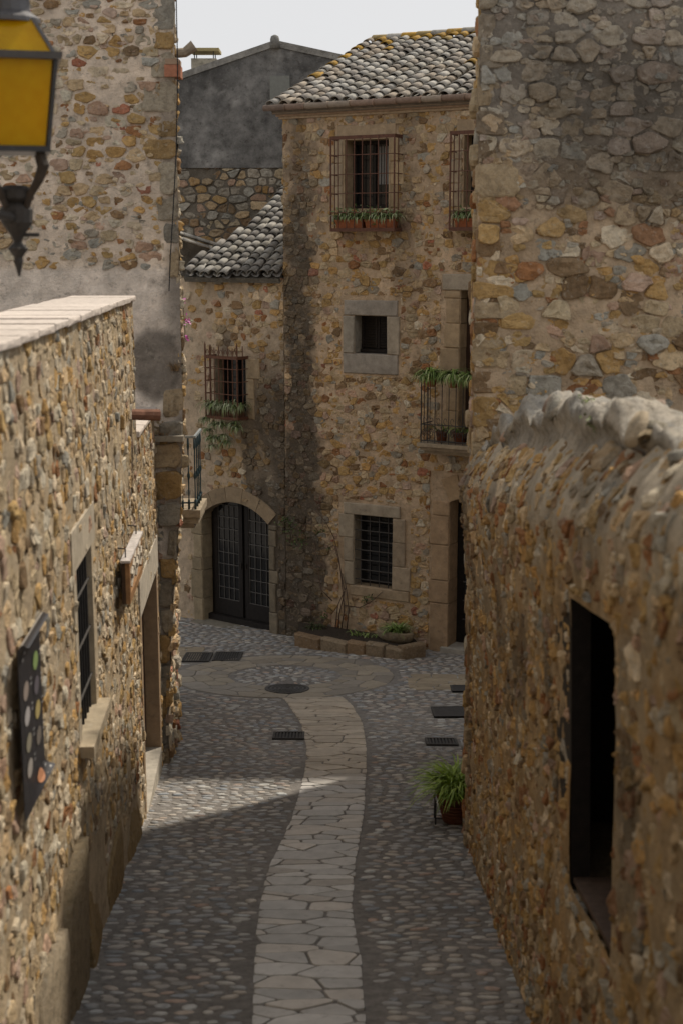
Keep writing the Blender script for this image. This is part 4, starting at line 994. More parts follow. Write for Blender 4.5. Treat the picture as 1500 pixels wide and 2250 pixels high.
# balcony window
w5 = MB().fbox(FM, W5[0], W5[1], W5[2], W5[3], -.32, -.30, (.03,.018,.012)).build('balcony_window', M_GLASS, mh)
for (a, b, c, d) in ((W5[0], W5[0]+.08, W5[2], W5[3]), (W5[0]+.45, W5[0]+.55, W5[2], W5[3]), (W5[0]+.08, W5[0]+.45, W5[2]+.75, W5[2]+.83)): m = MB(); m.fbox(FM, a, b, c, d, -.30, -.25, (.05,.026,.016)); m.build('frame', M_WOOD, w5)
block(FM, W5[0]-.33, W5[1]+.3, W5[3], W5[3]+.27, -.32, .035, (.40,.35,.28), 'lintel', w5, rm)
z = W5[2]
for k, h in enumerate((.62, .62, .42, .40, .40, .3)):
    z1 = min(z+h, W5[3]); a = (.30, .24, .36, .28, .25, .3)[k]
    if z1-z < .05: break
    block(FM, W5[0]-a, W5[0], z, z1, -.32, .03, mulc((.41,.31,.20), rm.uniform(.88, 1.1)), 'jamb_stone', w5, rm); block(FM, W5[1], W5[1]+a, z, z1, -.32, .03, mulc((.41,.31,.20), rm.uniform(.88, 1.1)), 'jamb_stone', w5, rm); z = z1
    if z >= W5[3]-.02: break
bl0 = FM.px(923, 900, .45); BU0 = bl0[0]; BZ0 = FM.px(930, 973, .45)[1]; BZ1 = FM.px(930, 828, .45)[1]; BU1 = BU0+1.75
bb = MB(); bb.fbox(FM, BU0-.04, BU1, BZ0-.06, BZ0, .03, .50, (.36,.30,.22)); bb.fbox(FM, BU0, BU1-.04, BZ0-.12, BZ0-.06, .03, .45, (.33,.27,.2)); bb.fbox(FM, BU0+.04, BU1-.08, BZ0-.18, BZ0-.12, .03, .38, (.30,.25,.18))
bb = bb.build('balcony', M_DRESSED, mh); IRN = (.028,.03,.034)
m = MB(); m.fbox(FM, BU0, BU1, BZ1-.025, BZ1, .435, .46, IRN); m.fbox(FM, BU0, BU0+.025, BZ1-.025, BZ1, .03, .435, IRN); m.build('hand_rail', M_PAINT, bb)
m = MB(); m.fbox(FM, BU0, BU1, BZ0+.30, BZ0+.315, .44, .455, IRN); m.fbox(FM, BU0, BU0+.02, BZ0+.30, BZ0+.315, .03, .44, IRN); m.fbox(FM, BU0, BU1, BZ0+.03, BZ0+.05, .44, .455, IRN); m.build('rail', M_PAINT, bb)
for i in range(15):
    u = BU0+.01+(BU1-BU0-.02)*i/14; m = MB(); m.tube([FM.P(u, BZ0, .447), FM.P(u, BZ1, .447)], .0075 if i else .012, 6, IRN); m.build('baluster', M_PAINT, bb)
for i in range(1, 4): m = MB(); m.tube([FM.P(BU0+.012, BZ0, .447-.11*i), FM.P(BU0+.012, BZ1, .447-.11*i)], .0075, 6, IRN); m.build('baluster', M_PAINT, bb)
for i in range(14):
    u = BU0+.01+(BU1-BU0-.02)*(i+.5)/14; m = MB(); m.tube([FM.P(u+.045*math.cos(a)*(1-a/14), BZ0+.17+.075*math.sin(a)*(1-a/14), .447) for a in [j*.6 for j in range(18)]], .0055, 5, IRN); m.tube([FM.P(u+.03*math.cos(a), BZ0+.37+.05*math.sin(a), .447) for a in [j*.7 for j in range(8)]], .005, 5, IRN); m.build('scroll', M_PAINT, bb)
def pot_plant(name, c, r, h, lab, nb, L, drop=1.0, col=(.26,.10,.055), grp=None, spread=1.0, up=.9, wid=.010, greens=GREENS):
    t = thing(name, c, lab, 'potted plant', grp); m = MB(); pot(m, c, r, h, mulc(col, rm.uniform(.8, 1.1))); m.build('pot', M_CLAY, t, True)
    m = MB(); m.lathe((c[0], c[1], c[2]+h*.86), [(r*.9, 0), (r*.9, .012), (r*.3, .02)], 12, (.04,.03,.02)); m.build('soil', M_SOIL, t)
    m = MB(); blades(m, (c[0], c[1], c[2]+h*.88), nb, L, rm, spread, wid, up, greens, drop, r*.6, r*.6); m.build('foliage', M_LEAF, t); return t
for i, (uu, lab) in enumerate(((.24, 'spider plant in a hanging rail pot at the outer end of the flowered balcony'), (.62, 'spider plant in a hanging rail pot, second from the outer end of the flowered balcony'), (1.0, 'spider plant in a hanging rail pot, third from the outer end of the flowered balcony'), (1.4, 'spider plant in a hanging rail pot beside the tower end of the flowered balcony'))):
    c = FM.P(BU0+uu, BZ1-.14, .56); t = pot_plant('hanging_pot', c, .095, .16, lab, 230, .40, 1.05, grp='pots hung on the balcony rail', spread=1.1, wid=.013)
    m = MB(); m.tube([FM.P(BU0+uu, BZ1-.02, .46), FM.P(BU0+uu, BZ1-.10, .47), FM.P(BU0+uu, BZ1-.13, .56)], .006, 5, IRN); m.build('hook', M_PAINT, t)
for i, (uu, ww, lab, nb) in enumerate(((.30, .26, 'terracotta pot with sparse shoots on the balcony floor near its outer end', 14), (.62, .25, 'larger terracotta pot on the balcony floor behind the scrolls', 18), (1.02, .27, 'bushy spider plant pot on the balcony floor before the jamb', 190), (1.36, .26, 'bushy spider plant pot on the balcony floor before the dark opening', 190))):
    pot_plant('balcony_pot', FM.P(BU0+uu, BZ0+.001, ww), .10+.02*(i == 1), .19, lab, nb, .38, .9, grp='pots on the balcony floor', wid=.013)
# right-hand arched doorway
o = MB().fbox(FM, D2[0], D2[1], zg, D2[3]+.2, -.36, -.33, (.012,.010,.009)).build('door', M_WOOD, mh)
for k in range(2):
    a = D2[0]+.04+k*.6; m = MB(); m.fbox(FM, a+.08, a+.50, gz(22)+.45, D2[3]-.25, -.33, -.325, (.01,.01,.012)); m.build('pane', M_GLASS, o)
    for r_ in range(6): z = gz(22)+.45+(D2[3]-.7-gz(22))*r_/6; m = MB(); m.fbox(FM, a+.08, a+.50, z, z+.02, -.325, -.31, (.09,.09,.09)); m.build('glazing_bar', M_PAINT, o)
z = gz(22.6)-.1; springD = FM.px(965, 1100)[1]
for k in range(8):
    h = (.95, .40, .62, .5, .5, .5, .5, .5)[k]; z1 = min(z+h, springD); a = (.34, .38, .34, .36, .32, .36, .33, .3)[k]
    block(FM, D2[0]-a, D2[0], z, z1, -.34, .035, mulc((.38,.27,.17), rm.uniform(.88, 1.12)), 'jamb_stone', o, rm); block(FM, D2[1], D2[1]+a, z, z1, -.34, .035, mulc((.38,.27,.17), rm.uniform(.88, 1.12)), 'jamb_stone', o, rm); z = z1
    if z >= springD-.02: break
arch_blocks(FM, D2[0]-.0, D2[1]+.0, springD, max(.12, D2[3]-springD), .38, 5, -.34, .04, (.40,.29,.18), o, rm)
m = MB(); m.fbox(FM, D2[0]-.1, D2[1]+.1, gz(22.2)-.2, gz(22.2)+.06, -.33, .12, (.40,.38,.34)); m.build('threshold', M_DRESSED, o)
# glazed arched doors of the low house
spA = (FB.px(455, 1142)[1]+FB.px(585, 1150)[1])/2+.04; zthr = FB.px(527, 1376)[1]
o = MB().fbox(FB, DA[0], DA[1], zg, DA[3]+.05, -.30, -.26, (.016,.013,.012)).build('glazed_doors', M_WOOD, lh)
um = (DA[0]+DA[1])/2+.02
for k in (0, 1):
    a, b = (DA[0]+.10, um-.03) if k == 0 else (um+.03, DA[1]-.02); leaf = MB()
    zl0, zl1 = zthr+.10, DA[3]-.02
    for (q0, q1, r0, r1) in ((a, a+.09, zl0, zl1), (b-.09, b, zl0, zl1), (a+.09, b-.09, zl0, zl0+.30)): leaf.fbox(FB, q0, q1, r0, r1, -.26, -.21, (.017,.014,.013))
    lf = leaf.build('door_leaf', M_WOOD, o)
    m = MB(); m.fbox(FB, a+.09, b-.09, zl0+.30, zl1, -.25, -.24, (.01,.01,.012)); m.build('pane', M_GLASS, lf)
    for i in range(5): uu = a+.10+(b-a-.20)*i/4; m = MB(); m.fbox(FB, uu-.006, uu+.006, zl0+.31, zl1-.1, -.24, -.222, (.11,.105,.10)); m.build('glazing_bar', M_PAINT, lf)
    for i in range(9): z = zl0+.31+(zl1-zl0-.42)*i/8; m = MB(); m.fbox(FB, a+.095, b-.095, z-.006, z+.006, -.221, -.214, (.13,.125,.12)); m.build('glazing_bar', M_PAINT, lf)
    m = MB(); m.tube([FB.P((b-.03) if k == 0 else a+.03, zl0+.95, -.20), FB.P((b-.03) if k == 0 else a+.03, zl0+1.07, -.19)], .012, 6, (.05,.045,.04)); m.build('handle', M_IRON, lf)
m = MB(); m.fbox(FB, DA[0]+.001, DA[1]-.001, zthr-.02, zthr+.09, -.255, -.12, (.018,.015,.014)); m.build('kick_board', M_WOOD, o)
m = MB(); m.fbox(FB, DA[0]-.15, DA[1]+.12, zg, zthr-.02, -.30, .22, (.22,.20,.16)); m.build('door_step', M_DRESSED, o)
arch_blocks(FB, DA[0], DA[1], spA, max(.12, DA[3]-spA), .27, 5, -.30, .03, (.31,.24,.16), o, rm)
z = zthr-.1
for k in range(7):
    h = (.5, .55, .24, .45, .3, .4, .4)[k]; z1 = min(z+h, spA)
    block(FB, DA[0]-(.24, .30, .26, .22, .28, .26, .24)[k], DA[0], z, z1, -.30, .03, mulc((.33,.27,.18), rm.uniform(.85, 1.1)), 'jamb_stone', o, rm); block(FB, DA[1], DA[1]+(.2, .16, .22, .14, .18, .2, .2)[k], z, z1, -.30, .03, mulc((.20,.17,.125), rm.uniform(.85, 1.15)), 'jamb_stone', o, rm); z = z1
    if z >= spA-.02: break
# caged window of the low house
wB = simple_window(lh, FB, WB, .25, col=(.34,.28,.2))
for k in range(3): hh = (WB[3]-WB[2]+.1)/3; block(FB, WB[1]+.032, WB[1]+.20+.14*(k == 2), WB[2]-.1+hh*k, WB[2]-.1+hh*(k+1), -.25, .022, mulc((.38,.30,.2), rm.uniform(.85, 1.1)), 'jamb_stone', wB, rm)
q0, q1 = FB.px(450, 780, .30), FB.px(524, 925, .30)
cage(lh, FB, q0[0], q1[0], q1[1], q0[1], .30, 8, 4, True, (.13,.058,.034))
fb = thing('window_planter', FB.P((q0[0]+q1[0])/2, q1[1]+.02, .15), 'brown trough of trailing variegated spider plants in the spiked window cage', 'planter')
m = MB(); m.fbox(FB, q0[0]+.05, q1[0]-.05, q1[1]+.022, q1[1]+.18, .05, .27, (.13,.07,.045)); m.build('trough', M_CLAY, fb)
m = MB(); GV = [(.17,.23,.08), (.27,.31,.17), (.37,.41,.26), (.11,.15,.05)]
for k in range(6): blades(m, FB.P(q0[0]+(q1[0]-q0[0])*(k+.4)/6, q1[1]+.19, .20), 70, .36, rm, 1.0, .012, .9, GV, 1.1, .05, .06)
for (a, dz) in ((.02, .22), (.08, .42), (.15, .55), (.22, .70), (.30, .30), (.5, .28), (.56, .50), (.62, .62), (.9, .25), (.95, .33), (.35, .55)):
    p = FB.P(q0[0]+(q1[0]-q0[0])*a, q1[1]+.19-dz, .31+.03*rm.random()); blades(m, p, 46, .24, rm, 1.0, .010, .5, GV, 1.1, .03, .03); m.tube([FB.P(q0[0]+(q1[0]-q0[0])*a, q1[1]+.19, .30), p], .003, 4, (.2,.22,.1))
m.build('foliage', M_LEAF, fb)
# low house roof
tanB = .47; EB = FB.P(.0, zeB+.02, .16); eB = Vector((FB.d[0], FB.d[1], 0)); uB = Vector((.33, .944, 0)); u410 = FB.px(412, 602, .16)[0]
m = MB(); m.fbox(FB, u410-.05, LB-.02, zeB-.02, zeB+.02, -.2, .12, (.36,.23,.15)); m.build('eave_course', M_CLAY, lh)
RL = [3, 5, 7]+[17]*8
def okr(i, k): return k < RL[i]
EB2 = EB+eB*u410
roof(lh, EB2, eB, uB, tanB, 10, 17, .222, .26, rm, [(.30,.29,.265), (.24,.225,.205), (.36,.345,.31), (.19,.18,.165), (.28,.265,.23)], rfun=None, ok=okr, r0=.098)
thB = math.atan(tanB); slB = uB*math.cos(thB)+Vector((0,0,1))*math.sin(thB); nB = eB.cross(slB).normalized()
m = MB(); pg = [EB2-eB*.10, EB2+eB*(LB-u410)]+[EB2+eB*(.222*i+.12)+slB*(.26*k+.05) for i, k in ((9, 17), (3, 17), (2.6, 7), (1.6, 5), (.4, 3), (-1, 3))]
n = len(pg); m.add([q-nB*.10 for q in pg]+[q-nB*.01 for q in pg], [tuple(range(n))[::-1], tuple(range(n, 2*n))]+[(i, (i+1) % n, n+(i+1) % n, n+i) for i in range(n)], (.16,.15,.13)); m.build('roof_deck', M_MORTAR, lh)
m = MB()
for a, b in zip(pg[2:], pg[3:]): a, b = a-nB*.09, b-nB*.09; m.add([a, b, Vector((b.x, b.y, 5.0)), Vector((a.x, a.y, 5.0))], [(0,1,2,3)], (.3,.25,.18))
m.build('rear_wall', M_MORTAR, lh)

# ------------------------------------------------------------------ grey gabled house behind
GY = 29.6; FG = Frame((-6.0, GY+.35), (1, -.06), (-.06, -1)); gh = thing('grey_gabled_house', (-2, 31, gz(30)), 'weathered grey rendered gable house rising behind the low tiled roof', 'house')
gA, gl, gr = FG.px(605, 92), FG.px(385, 168), FG.px(772, 128); zs_ = FG.px(500, 369)[1]
sl1 = (gA[1]-gl[1])/(gA[0]-gl[0]); sl2 = (gA[1]-gr[1])/(gr[0]-gA[0]); uR = gA[0]+3.2
def topz(u): return gA[1]-sl1*(gA[0]-u) if u < gA[0] else gA[1]-sl2*(u-gA[0])
def colG(u, z):
    k = F2(u*.7, z*.5, 3)+.45*F2(u*4.5, z*.7, 13); c = mixc((.085,.083,.08), (.25,.242,.23), clamp(.45+.55*k-.25*sm(topz(u)-1.0, topz(u), z))); s_ = sm(.14, .03, abs(u-gA[0]))*sm(topz(u)-1.1, topz(u)-.1, z); return mixc(c, (.33,.32,.30), clamp(s_*.7+.45*sm(.35, .6, F2(u*2, z*2.4, 8))))
m = MB(); vs = []; cl = []; nu, nv = 60, 34
for i in range(nu+1):
    u = uR*i/nu
    for j in range(nv+1): z = zs_+(topz(u)-zs_)*j/nv; vs.append(FG.P(u, z, .03+.012*F2(u*2, z*2))); cl.append(colG(u, z))
m.add(vs, [(i*(nv+1)+j, (i+1)*(nv+1)+j, (i+1)*(nv+1)+j+1, i*(nv+1)+j+1) for i in range(nu) for j in range(nv)], cl); m.build('rendered_gable', M_PLASTER, gh, True)
rubble(gh, FG, 2.0, uR, zs_-3.2, zs_, .26, .16, [(GRY,3), (TAN,2.5), (OCH,1.6), (BRN,1.2), (PNK,.6)], (.20,.175,.14), joint=.03, proud=(.02,.016), seed=51, amp=.014, res=.09, stain=lambda u, z: clamp(.25+.3*F2(u, z, 3)), rough=.02, margin=10)
m = MB()
for (a, b) in ((0, gA[0]), (gA[0], uR)):
    za, zb2 = topz(a), topz(b); P = FG.P; m.hexa([P(a,za-.10,-6), P(b,zb2-.10,-6), P(b,zb2-.10,.06), P(a,za-.10,.06), P(a,za+.03,-6), P(b,zb2+.03,-6), P(b,zb2+.03,.06), P(a,za+.03,.06)], (.25,.24,.22))
m.build('roof', M_PLASTER, gh)
m = MB(); m.fbox(FG, 0, uR, 0, zs_, -6, -.04, (.2,.18,.15)); m.fbox(FG, 0, uR, zs_, topz(0)-.12, -6, -.04, (.15,.15,.14)); m.build('house_body', M_PLASTER, gh)
m = MB(); m.tube([FG.P(gA[0], gA[1]-.14, .07), FG.P(gA[0], gA[1]+.04, .07), FG.P(gA[0], gA[1]+.10, .07), FG.P(gA[0], gA[1]+.13, .07)], [.10,.10,.08,.02], 10, (.2,.195,.18)); m.build('apex_cap', M_PLASTER, gh, True)
ba, bb2 = FG.px(595, 220), FG.px(638, 168); m = MB(); m.fbox(FG, ba[0], bb2[0], ba[1], bb2[1], .06, .14, (.18,.185,.165)); m.build('meter_box', M_PAINT, gh)
chm = thing('chimney', on_y(450, 160, 31.5), 'square rendered chimney with flat tile cap on thin posts', 'chimney')
k0, k1 = on_y(421, 160, 31.5), on_y(476, 128, 31.5); kt = on_y(450, 107, 31.5).z
m = MB(); m.box((k0.x, 31.5, k0.z-.9), (k1.x, 32.1, k1.z), (.33,.30,.24)); m.build('stack', M_PLASTER, chm)
for x in (k0.x+.07, k1.x-.07):
    for yy in (31.56, 32.04): m = MB(); m.tube([(x, yy, k1.z), (x, yy, kt-.04)], .012, 5, (.05,.05,.05)); m.build('post', M_IRON, chm)
m = MB(); m.box((k0.x-.02, 31.46, kt-.05), (k1.x+.06, 32.14, kt+.015), (.34,.28,.14)); m.build('cap', M_CLAY, chm)
# tile-topped garden wall between
gw = thing('garden_wall', on_y(450, 580, 27.6), 'dark stained garden wall with tile coping behind the low roof', 'wall')
a, b = on_y(396, 508, 27.3), on_y(520, 548, 27.9); m = MB(); m.hexa([(a.x-.8, a.y, 4), (b.x, b.y, 4), (b.x, b.y+.25, 4), (a.x-.8, a.y+.25, 4), (a.x-.8, a.y, a.z+.15), (b.x, b.y, b.z-.1), (b.x, b.y+.25, b.z-.1), (a.x-.8, a.y+.25, a.z+.15)], (.13,.12,.105)); m.build('wall', M_PLASTER, gw)
dv = (b-a).normalized()
for k in range(5):
    for off in (0, .17):
        me = tile_mesh('coping_tile', .085, .072, .36, rm.choice(TC)); o = bpy.data.objects.new('coping_tile', me); d = dv; n2 = Vector((0,0,1)); ee = d.cross(n2).normalized(); n2 = ee.cross(d); M = Matrix((ee, d, n2)).transposed().to_4x4(); M.translation = a+dv*(.29*k-.25)+Vector((0, off-.02, -.07-.10*(off == 0))); put(o, gw, M)

# ------------------------------------------------------------------ raised bed with plants against the tall house
pf = [on_ground(645, 1420), on_ground(760, 1437), on_ground(885, 1450), on_ground(937, 1443)]
bed = thing('raised_bed', (pf[1].x, pf[1].y, pf[1].z), 'low stone-edged planting bed against the tall stone house', 'raised bed')
def kerb(p, q, n, h=.20, th=.16):
    for i in range(n):
        a, b = p.lerp(q, i/n), p.lerp(q, (i+1)/n); d = (b-a); L = math.hypot(d.x, d.y); FK = Frame((a.x, a.y), (d.x, d.y), (d.y, -d.x)); hh = h*rm.uniform(.85, 1.15)
        block(FK, 0, L, min(a.z, b.z)-.05, (a.z+b.z)/2+hh, -th, 0, mulc(rm.choice(((.30,.21,.13), (.27,.2,.13), (.32,.25,.17))), rm.uniform(.85, 1.1)), 'kerb_stone', bed, rm, .03, M_STONE)
kerb(pf[0], pf[1], 2); kerb(pf[1], pf[2], 3); kerb(pf[2], pf[3], 1)
m = MB(); bk = [FM.P(.3, 0, .02), FM.P(2.6, 0, .02)]; zz = pf[1].z+.12
m.add([(pf[0].x+.05, pf[0].y+.1, zz), (pf[1].x, pf[1].y+.1, zz), (pf[2].x, pf[2].y+.1, zz), (pf[3].x-.05, pf[3].y+.1, zz), (bk[1].x, bk[1].y, zz), (bk[0].x, bk[0].y, zz)], [(0,1,2,3,4,5)], (.045,.035,.026)); m.build('soil', M_SOIL, bed)
FPp = FM.P(FM.px(868, 1400, .28)[0], 0, .28)
tr = thing('stone_trough', (FPp.x, FPp.y, zz), 'spider plant growing in a rough stone trough on the raised bed', 'planter')
tc = Vector((FPp.x, FPp.y, zz)); m = MB(); m.lathe((0,0,0), [(.24,0),(.30,.06),(.32,.17),(.27,.19),(.24,.14),(.05,.13)], 14, (.27,.22,.15)); m.v = [(tc.x+x*1.12*.876+y*.3*.48, tc.y-x*1.12*.48+y*.62*.876, tc.z+z+.01*N(x*9, y*9, z*9)) for x, y, z in m.v]; m.build('trough', M_STONE, tr, True)
m = MB(); blades(m, (tc.x, tc.y, tc.z+.14), 150, .34, rm, .9, .010, 1.0, GREENS, .8, .10, .06); m.build('foliage', M_LEAF, tr)
vn = thing('climbing_vine', on_ground(745, 1412), 'bare thin-stemmed climbing vine with a few leaves on the tall house', 'vine')
def wall_path(pts, w0=.05): return [FM.P(*FM.px(x, y, w0), w0) for x, y in pts]
stems = ([(748,1395), (756,1340), (752,1290), (745,1230), (733,1180), (715,1145), (690,1118)], [(742,1395), (745,1350), (757,1300), (748,1250), (735,1200)], [(760,1395), (766,1340), (760,1290), (752,1260)], [(735,1395), (742,1330), (760,1290)], [(755,1330), (790,1335), (815,1322), (840,1300)], [(730,1320), (705,1295), (690,1190)])
for s in stems: m = MB(); m.tube(wall_path(s), [.011-.007*i/len(s) for i in range(len(s))], 5, (.10,.065,.045)); m.build('stem', M_WOOD, vn, True)
m = MB()
for (x, y, n, r_) in ((640,1160,90,.22), (660,1185,60,.18), (625,1145,40,.14), (705,1165,12,.08), (728,1205,12,.07), (800,1320,26,.09), (815,1312,16,.07), (712,1355,22,.08), (690,1372,16,.10)): leaf_cluster(m, FM.P(*FM.px(x, y, .06), .06), n, r_, rm, .030, [(.06,.09,.02), (.09,.13,.03), (.045,.07,.02)], (1, .35, 1))
m.build('leaves', M_LEAF, vn)
for (x, y, n, L, lab) in ((690, 1395, 60, .22, 'dark tangled weeds at the kerbed corner of the raised bed'), (785, 1412, 34, .16, 'small tuft of spider plant beside the vine stems in the bed'), (815, 1415, 26, .14, 'small grassy tuft beside the stone trough in the bed')):
    p = FM.P(FM.px(x, y, .25)[0], 0, .25); m = MB(); blades(m, (p.x, p.y, zz), n, L, rm, 1.0, .008, .7, GREENS if n < 60 else [(.035,.05,.015), (.05,.045,.02), (.07,.09,.03)], .9, .12, .08); tag(m.build('bed_plant', M_LEAF), lab, 'plant', 'small plants in the raised bed')

# ------------------------------------------------------------------ right: rough tower and the broken low wall in front of it
RY = 11.35; FR = Frame((1.10, RY), (1, 0), (0, -1))
tr_ = thing('stone_tower', (3.0, RY+2, gz(RY)), 'massive rough stone corner tower with large ochre and grey stones', 'tower')
PALR = [(OCH,3.6), (TAN,3.0), (GRY,1.2), (PNK,.9), (RUS,.9), (BRN,1.3), (PAL,.7)]
def tintR(col, u, z): t_ = sm(7.0, 8.3, z+.3*F2(u, z)); return mixc(col, mulc(mixc(col, (.40,.385,.345), .65), 1.0), t_)
def stR(u, z): return clamp(.62*sm(.55, .05, abs(z-7.95-.25*F2(u*1.2, 1))-.35)*sm(.2, .5, u+.3*F2(z*2, u))+.10*F2(u*2, z*2, 4), 0, .75)
def mcR(u, z): return mixc((.54,.41,.28), (.25,.22,.185), sm(7.3, 8.2, z+.25*F2(u*1.3, z*1.3, 4)))
rubble(tr_, FR, 0, 3.4, zb, 9.1, .22, .15, PALR, (.4,.3,.2), joint=.016, proud=(.009,.016), seed=61, amp=.020, res=.03, stain=stR, mcol=mcR, tint=tintR, rough=.024, deep=.05, fill=(.10,.06,.001,.011,.9), mw=.0)
z = zb; k = 0
while z < 9.05:
    h = rq.uniform(.13, .30); L = rq.uniform(.12, .34); c = mixc(mulc(rq.choice((TAN, OCH, BRN, (.40,.31,.2))), rq.uniform(.85, 1.2)), (.30,.27,.22), sm(7.2, 8.4, z)*.7)
    u0_ = rq.uniform(-.03, .0); pl = [(u0_, z+.005), (L+rq.uniform(-.05, .05), z+.01), (L+rq.uniform(-.05, .05), z+h-rq.uniform(0, .05)), (u0_, z+h-.008)]
    st_ = stone_mesh(FR, pl, rq.uniform(.006, .028), .01, c, rq, .07, .02)
    m = MB(); m.add(st_[0], st_[1] if orient(FR) else [f[::-1] for f in st_[1]], st_[2]); m.build('quoin', M_STONE, tr_, False, origin=st_[0][-1]); z += h; k += 1
FRS = Frame((1.10, RY), (.41, 4.2), (-1, .1)); rubble(tr_, FRS, .25, 4.2, zb, 9.1, .26, .2, PALR, (.4,.3,.2), joint=.04, proud=(.015,.02), seed=62, amp=.015, res=.2, keep=10, margin=30)
m = MB(); m.hexa([(1.13,RY+.05,zb),(5.5,RY+.05,zb),(5.5,RY+4.08,zb),(1.58,RY+4.08,zb),(1.13,RY+.05,9.05),(5.5,RY+.05,9.05),(5.5,RY+4.08,9.05),(1.58,RY+4.08,9.05)], (.36,.28,.2)); m.build('tower_body', M_MORTAR, tr_); m = MB(); m.box((2.2, RY+.04, 9.06), (5.5, RY+4.0, 10.8), (.36,.28,.2)); m.build('sun_blocking_storey', M_MORTAR, tr_)  # storey above the view is added to keep sun off the near street
# low wall
SH, LWt = .142, 5.40
def warpW(u, z, w):       # u runs towards the camera from the far end; courses climb with the street
    q = clamp((z-(LWt-.42))/.42); zz = z+SH*min(u, 7.5)+.10*F2(u*1.5, 3, 8)*q; w -= .19*q*q
    return u, zz, w+.16*sm(3.0, 5.8, z)*clamp(1-u/9)+.02*F2(u*1.1, z*1.1, 5)
FW = Frame((1.125, 11.2), (.0, -1), (-1, 0), warpW)
def wpx(px, py):
    r = ray(px, py); t_ = 1.12/r.x; Y, Z = r.y*t_, CAMZ+r.z*t_; u = 11.2-Y; return u, Z-SH*u
LWt = 5.40
lw = thing('broken_wall', (1.4, 7.5, gz(7.5)), 'low broken rubble wall with rounded mortar top and black doorway opening', 'wall')
h1, h2, h3, h4 = wpx(1262, 1305), wpx(1355, 1372), wpx(1255, 1985), wpx(1350, 2095)
HW = ((h1[0]+h3[0])/2, (h2[0]+h4[0])/2, (h3[1]+h4[1])/2, (h1[1]+h2[1])/2)
zbw = .2
PALW = [(OCH,4.0), (TAN,3.2), (GRY,1.2), (PNK,.7), (RUS,1.0), (BRN,1.2), (PAL,1.1)]
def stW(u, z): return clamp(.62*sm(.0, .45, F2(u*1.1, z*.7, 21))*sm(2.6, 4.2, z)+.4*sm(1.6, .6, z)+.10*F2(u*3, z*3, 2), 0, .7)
def mcW(u, z):
    c = mixc((.44,.30,.155), (.40,.33,.235), clamp(.5+.9*F2(u*.9, z*.8, 31))); c = mixc(c, (.46,.27,.10), .6*sm(.15, .5, F2(u*1.6, z*.9, 37)))
    return mixc(c, (.48,.42,.33), sm(4.7, 5.2, z))
rubble(lw, FW, 0, 7.6, zbw, LWt, .14, .105, PALW, (.36,.26,.15), joint=.012, proud=(-.001,.008), holes=[HW], seed=71, amp=.018, res=.04, stain=stW, mcol=mcW, rough=.024, deep=.05, tint=lambda c, u, z: mulc(c, 1.05), margin=150, hm=.035, fill=(.07,.05,-.001,.008,.5))
rubble(lw, FW, 7.6, 12.5, zbw, LWt, .16, .12, PALW, (.43,.305,.17), joint=.014, proud=(.003,.010), seed=72, amp=.018, res=.12, rough=.02, keep=8, margin=5000)
# rounded rubble top
def topW(u, a):             # a: 0 front edge .. 1 back edge; the crust rolls over the face and is buried at both edges
    bump = (.25-.19*sm(3.6, 6.0, u))*(1+.35*F2(u*1.3, 2, 3))*(.12+.88*sm(-.1, 1.9, u))
    b0 = .12; z = LWt-b0+(b0+bump)*math.sin(math.pi*clamp(a, 0, 1)**.62)**.6 if 0 < a < 1 else LWt-b0
    z += (.085*F2(u*1.7, a*2.4, 9)+.035*N(u*6, a*6, 2)+.028*N(u*14, a*11, 5)+.014*N(u*30, a*22, 7))*clamp(a*6) - .10*sm(5.6, 7.4, u)
    w_ = -.04+(.06+.03*F2(u*2.3, 4, 6))*sm(0, .12, a)-.52*sm(.05, 1.0, a)
    return FW.P(u, z, w_)
m = MB(); nu, nv = 420, 30; vs = []; cl = []
for i in range(nu+1):
    for j in range(nv+1): u = 12.5*i/nu; vs.append(topW(u, j/nv)+Vector((0, 0, .02*F2(u*9, j*.8)))); k = 1+.2*F2(u*3, j*.4, 6); g_ = clamp(.5+.8*F2(u*2.1, j*.25, 12)); cc = mixc((.50,.44,.355), (.30,.285,.255), g_); cl.append(mulc(cc, k))
m.add(vs, [(i*(nv+1)+j, (i+1)*(nv+1)+j, (i+1)*(nv+1)+j+1, i*(nv+1)+j+1) for i in range(nu) for j in range(nv)], cl); m.f = [f[::-1] for f in m.f]
top = m.build('mortar_top', M_STONE, lw, True)
rw = random.Random(4)
for i in range(46):
    u, a = rw.uniform(.05, 7.0), rw.uniform(.10, .8); p = topW(u, a); nrm = (topW(u, min(1, a+.05))-topW(u, a-.05)).cross(topW(u+.05, a)-topW(u-.05, a)); 
    if nrm.z < 0: nrm = -nrm
    nrm.normalize(); m = MB(); r_ = rw.uniform(.045, .10); a1 = nrm.orthogonal().normalized(); b1 = nrm.cross(a1); vs = []; ks = []
    for (sc_, hh) in ((1, -.02), (.92, .008), (.5, .014)):
        for k in range(8): q = 2*math.pi*k/8; rr = r_*sc_*(1+.25*N(math.cos(q)+i, math.sin(q), i)); vs.append(p+a1*math.cos(q)*rr+b1*math.sin(q)*rr*.75+nrm*hh)
    vs.append(p+nrm*.015); c = mulc(pick(rw, [(PAL,2), (TAN,2), (GRY,3), (PNK,.6)]), .78); m.add(vs, [(r0*8+k, r0*8+(k+1) % 8, r0*8+8+(k+1) % 8, r0*8+8+k) for r0 in range(2) for k in range(8)]+[(16+k, 16+(k+1) % 8, 24) for k in range(8)], c); m.build('top_stone', M_STONE, top, True, origin=p)
m = MB()
